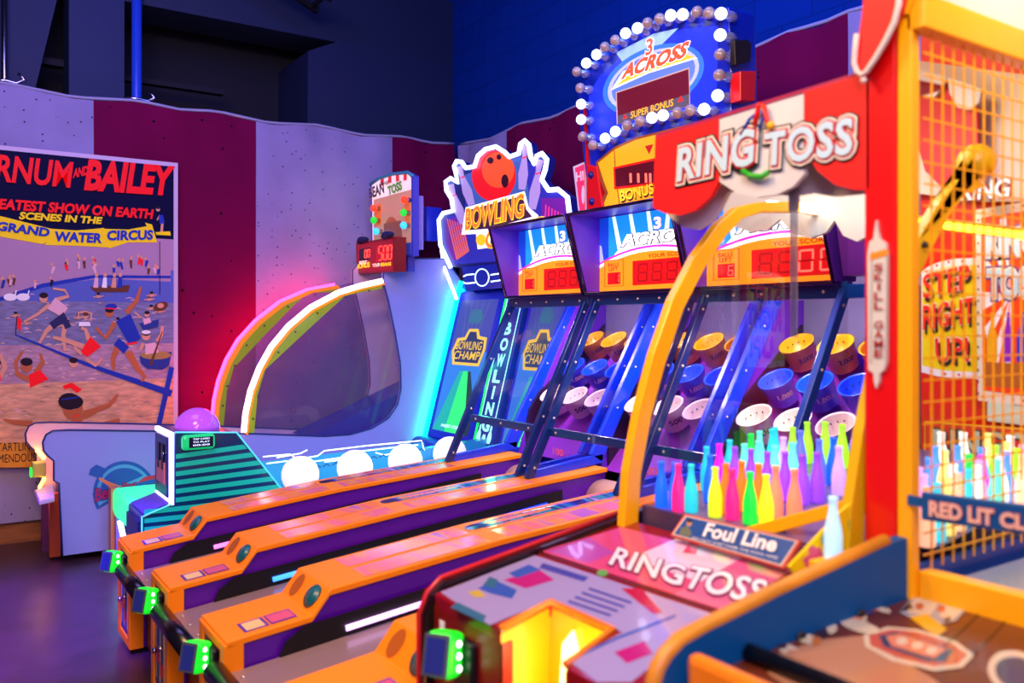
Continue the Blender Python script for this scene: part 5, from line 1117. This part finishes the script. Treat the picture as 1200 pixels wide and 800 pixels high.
# ------------------------------------------------------------------ second game to the right
g2 = thing('carnival_game_stand', (1.5, .7, 0), 'carnival game stand with printed brown table, blue divider and yellow mesh cage', 'arcade game')
YD = 1.03
pp = [(758, 812), (760, 795), (764, 780), (773, 765), (788, 749), (815, 734), (850, 717), (900, 692), (960, 665), (1030, 633)]
E_ = [oy(p, YD) for p in pp]
pr2 = [(p.x, p.z) for p in E_]+[(1.66, E_[-1].z+.004), (1.66, .3), (E_[0].x-.004, .3)]
dv = obj('divider_panel', MB().py(pr2, YD-.028, YD), pm('petrol_blue_panel', '#035088', .5, spec=.15), g2)
obj('wood_edge', MB().tube([p+Vector((0, -.014, .002)) for p in E_], .0145, 8), pm('ochre_wood_edge', '#d08820', .4, noise=.2), dv)
def t2(x): return .885+.035*x
N2, D2_ = Vector((-.035, 0, 1)), .885
tt = obj('table_top', MB().py([(1.10, t2(1.10)), (1.66, t2(1.66)), (1.66, t2(1.66)-.04), (1.10, t2(1.10)-.04)], .05, YD-.03), pm('russet_table', '#5e2612', .35, coat=.15, noise=.15), g2)
A = Art(N2, D2_)
tanp = pm('tan_table_print', '#a87858', .25, coat=.4); greyp = pm('grey_table_print', '#9098a0', .25, coat=.4); palep = pm('pale_table_print', '#c8b8a0', .25, coat=.4); brk = pm('dark_brown_print', '#301810', .3, coat=.4); rug = pm('brick_print', '#b05038', .3, coat=.4); rug2 = pm('salmon_print', '#c87858', .3, coat=.4); navp = pm('navy_print', '#283858', .3, coat=.4)
A.poly([(960, 750), (1010, 745), (1100, 800), (1120, 830), (960, 830), (900, 790), (905, 768)], tanp)
A.poly([(1054, 718), (1075, 692), (1144, 702), (1120, 728), (1090, 735)], greyp); A.poly([(1060, 716), (1078, 696), (1105, 700), (1088, 724)], palep); A.poly([(1100, 722), (1114, 703), (1136, 706), (1116, 727)], palep)
A.ell((1078, 711), 5, 4, rug, 12); A.ell((1103, 714), 5, 4, rug, 12); A.poly([(1056, 717), (1066, 705), (1070, 714)], brk); A.poly([(1126, 703), (1140, 703), (1134, 708)], brk); A.poly([(1104, 728), (1114, 722), (1112, 730)], brk)
A.poly([(1066, 724), (1086, 720), (1110, 738), (1098, 747), (1084, 738)], pm('mustard_print', '#d0a010', .3, coat=.4))
A.poly([(1012, 745), (1040, 735), (1075, 738), (1120, 752), (1142, 768), (1128, 783), (1095, 787), (1045, 775), (1014, 758)], palep); A.poly([(1018, 745), (1044, 738), (1074, 741), (1115, 754), (1134, 768), (1122, 779), (1095, 782), (1050, 771), (1020, 757)], rug)
A.poly([(1030, 746), (1050, 741), (1118, 762), (1108, 776), (1085, 776), (1036, 758)], navp); A.poly([(1038, 746), (1054, 743), (1110, 761), (1095, 772), (1045, 758)], rug2)
for px, q in ((1057, 752), (1075, 757), (1092, 763)): A.ell((px, q), 7, 4.5, palep, 14)
A.ell((1192, 790), 36, 26, palep, 24, 20); A.ell((1194, 791), 29, 19, navp, 24, 20)
A.poly([(1190, 718), (1205, 708), (1205, 724)], pm('mustard_print', '#d0a010', .3, coat=.4))
for a, b in (((1160, 706), (1105, 760)), ((1190, 715), (1140, 768))): A.line([a, b], 1.6, brk)
for q, m, wx, wy in (((924, 762), palep, 12, 6), ((945, 749), palep, 12, 6), ((935, 768), tanp, 14, 5), ((962, 742), brk, 9, 7), ((975, 737), palep, 6, 7), ((1000, 722), palep, 17, 8), ((1000, 722), rug2, 12, 5.5), ((1008, 735), palep, 24, 7), ((1014, 716), pm('plum_print', '#482858', .3, coat=.4), 12, 5), ((1026, 713), rug, 7, 4), ((1036, 716), palep, 9, 3), ((957, 752), pm('copper_print', '#b06828', .3), 6, 5), ((915, 757), brk, 8, 4)): A.ell(q, wx, wy, m, 14, 15)
A.done('table_print', tt)
obj('bumper_bar', MB().tube([(1.155, YD-.035, t2(1.15)+.014), (1.155, .1, t2(1.15)+.014)], .016, 12), pm('black_bumper', '#060608', .3), g2)
obj('blue_ledge', MB().py([(1.06, .885), (1.17, .915), (1.17, .85), (1.06, .85)], .05, YD-.03), pm('petrol_blue_panel', '#035088', .5, spec=.15), g2)
obj('front_board', MB().box(1.0, 1.03, .05, YD-.04, .5, .972), pm('orange_front_board', '#f08410', .35, coat=.4), g2, .012)
obj('clip', MB().ball((1.30, YD-.032, t2(1.3)+.006), .010, 10, (1.3, .6, .8)).ball((1.48, YD-.032, t2(1.48)+.006), .010, 10, (1.3, .6, .8)), black, dv)
ysl = pm('golden_frame', '#f8ac04', .35, coat=.2)
YM = .985
cage = obj('cage_frame', MB().box(CX, CX+.03, .992, 1.024, .94, 2.165), ysl, g2, .004)
obj('cage_sill', MB().box(1.66, 1.70, .05, .99, .93, 1.0), ysl, g2, .004)
obj('top_bar', MB().box(CX, 2.75, YM-.02, YM+.02, 2.095, 2.165), ysl, g2, .004)
mb = MB(); w_ = .0016
x = 1.70
while x < 2.72: mb.box(x-w_, x+w_, YM-w_, YM+w_, 1.0, 2.1); x += .041
z = 1.03
while z < 2.1: mb.box(1.67, 2.72, YM-w_*.8, YM+w_*.8, z-w_, z+w_); z += .0445
obj('mesh', mb, pm('orange_yellow_wire', '#f8b010', .4), g2)
obj('stand_floor', MB().box(1.70, 2.72, .05, .98, .95, .965), pm('pale_shiny_floor', '#a8b8c8', .12, coat=.6), g2)
obj('canopy', MB().prism([Vector((CX+.02, YM-.01, 2.167)), Vector((2.75, YM-.01, 2.167)), Vector((2.75, YM-.01, 2.85)), Vector((CX+.02, YM-.01, 2.85))], (0, .02, 0)), pm('ivory_canvas', '#c8c4ac', .65, noise=.12, nscale=3), g2)
dr = [(1013, -20), (1062, -20), (1056, 8), (1046, 30), (1034, 52), (1022, 72), (1011, 86), (1004, 84), (1002, 70), (1004, 55), (1008, 30), (1011, 8)]
fl = obj('drape', MB().prism([ox(p, CX-.03) for p in dr], (.015, 0, 0)), can_r, g2)
obj('rope', MB().tube([ox(p, CX-.035) for p in ((1004, 40), (1002, 60), (1001, 74), (1004, 84), (1010, 88), (1016, 83), (1026, 68), (1038, 47), (1048, 26), (1053, 5), (1054, -20))], .006, 8), pm('cream_rope', '#d8c8b8', .7), fl)
obj('tassel', MB().ball(ox((1012, 94), CX-.03), .007, 8), pm('cream_rope', '#d8c8b8', .7), fl)
obj('gold_trim', MB().prism([ox(p, CX-.01) for p in ((1058, 6), (1068, -16), (1076, -16), (1063, 16), (1056, 16))], (.012, 0, 0)), ysl, fl)
# red lit sign
RXs = 1.622
rs = thing('red_lit_sign', ox((1150, 632), RXs), 'blue sign lettered RED LIT in front of the yellow mesh', 'sign')
obj('board', MB().prism([ox(p, RXs) for p in ((1079, 576), (1330, 608), (1330, 645), (1079, 609))], (.012, 0, 0)), pm('sign_petrol', '#0c4c84', .35), rs, .003)
letters('lettering', 'RED LIT', (1, 0, 0), RXs, (1090, 604), (1166, 616), (1090, 586), pm('sign_peach', '#e8b8a0', .4), rs, .04, 0, .003, outline=pm('sign_brick', '#b04838', .4), ow=.03)
letters('lettering', 'CLIPS', (1, 0, 0), RXs, (1173, 617), (1235, 626), (1173, 599), pm('sign_peach', '#e8b8a0', .4), rs, .04, 0, .003, outline=pm('sign_brick', '#b04838', .4), ow=.03)
obj('sign_bracket', MB().box(RXs+.012, 1.6385, .93, .998, 1.135, 1.155), MATS['sign_petrol'], rs)
area('tray_fill', (1.95, 1.42, 2.05), (2.3, 1.3, 1.3), .3, 4, (1, .95, .88)); area('cage_fill', (1.9, .55, 2.6), (2.3, 1.2, 1.5), .4, 9, (1, .96, .88))  # both lamps unseen, added to brighten the back column and the cage
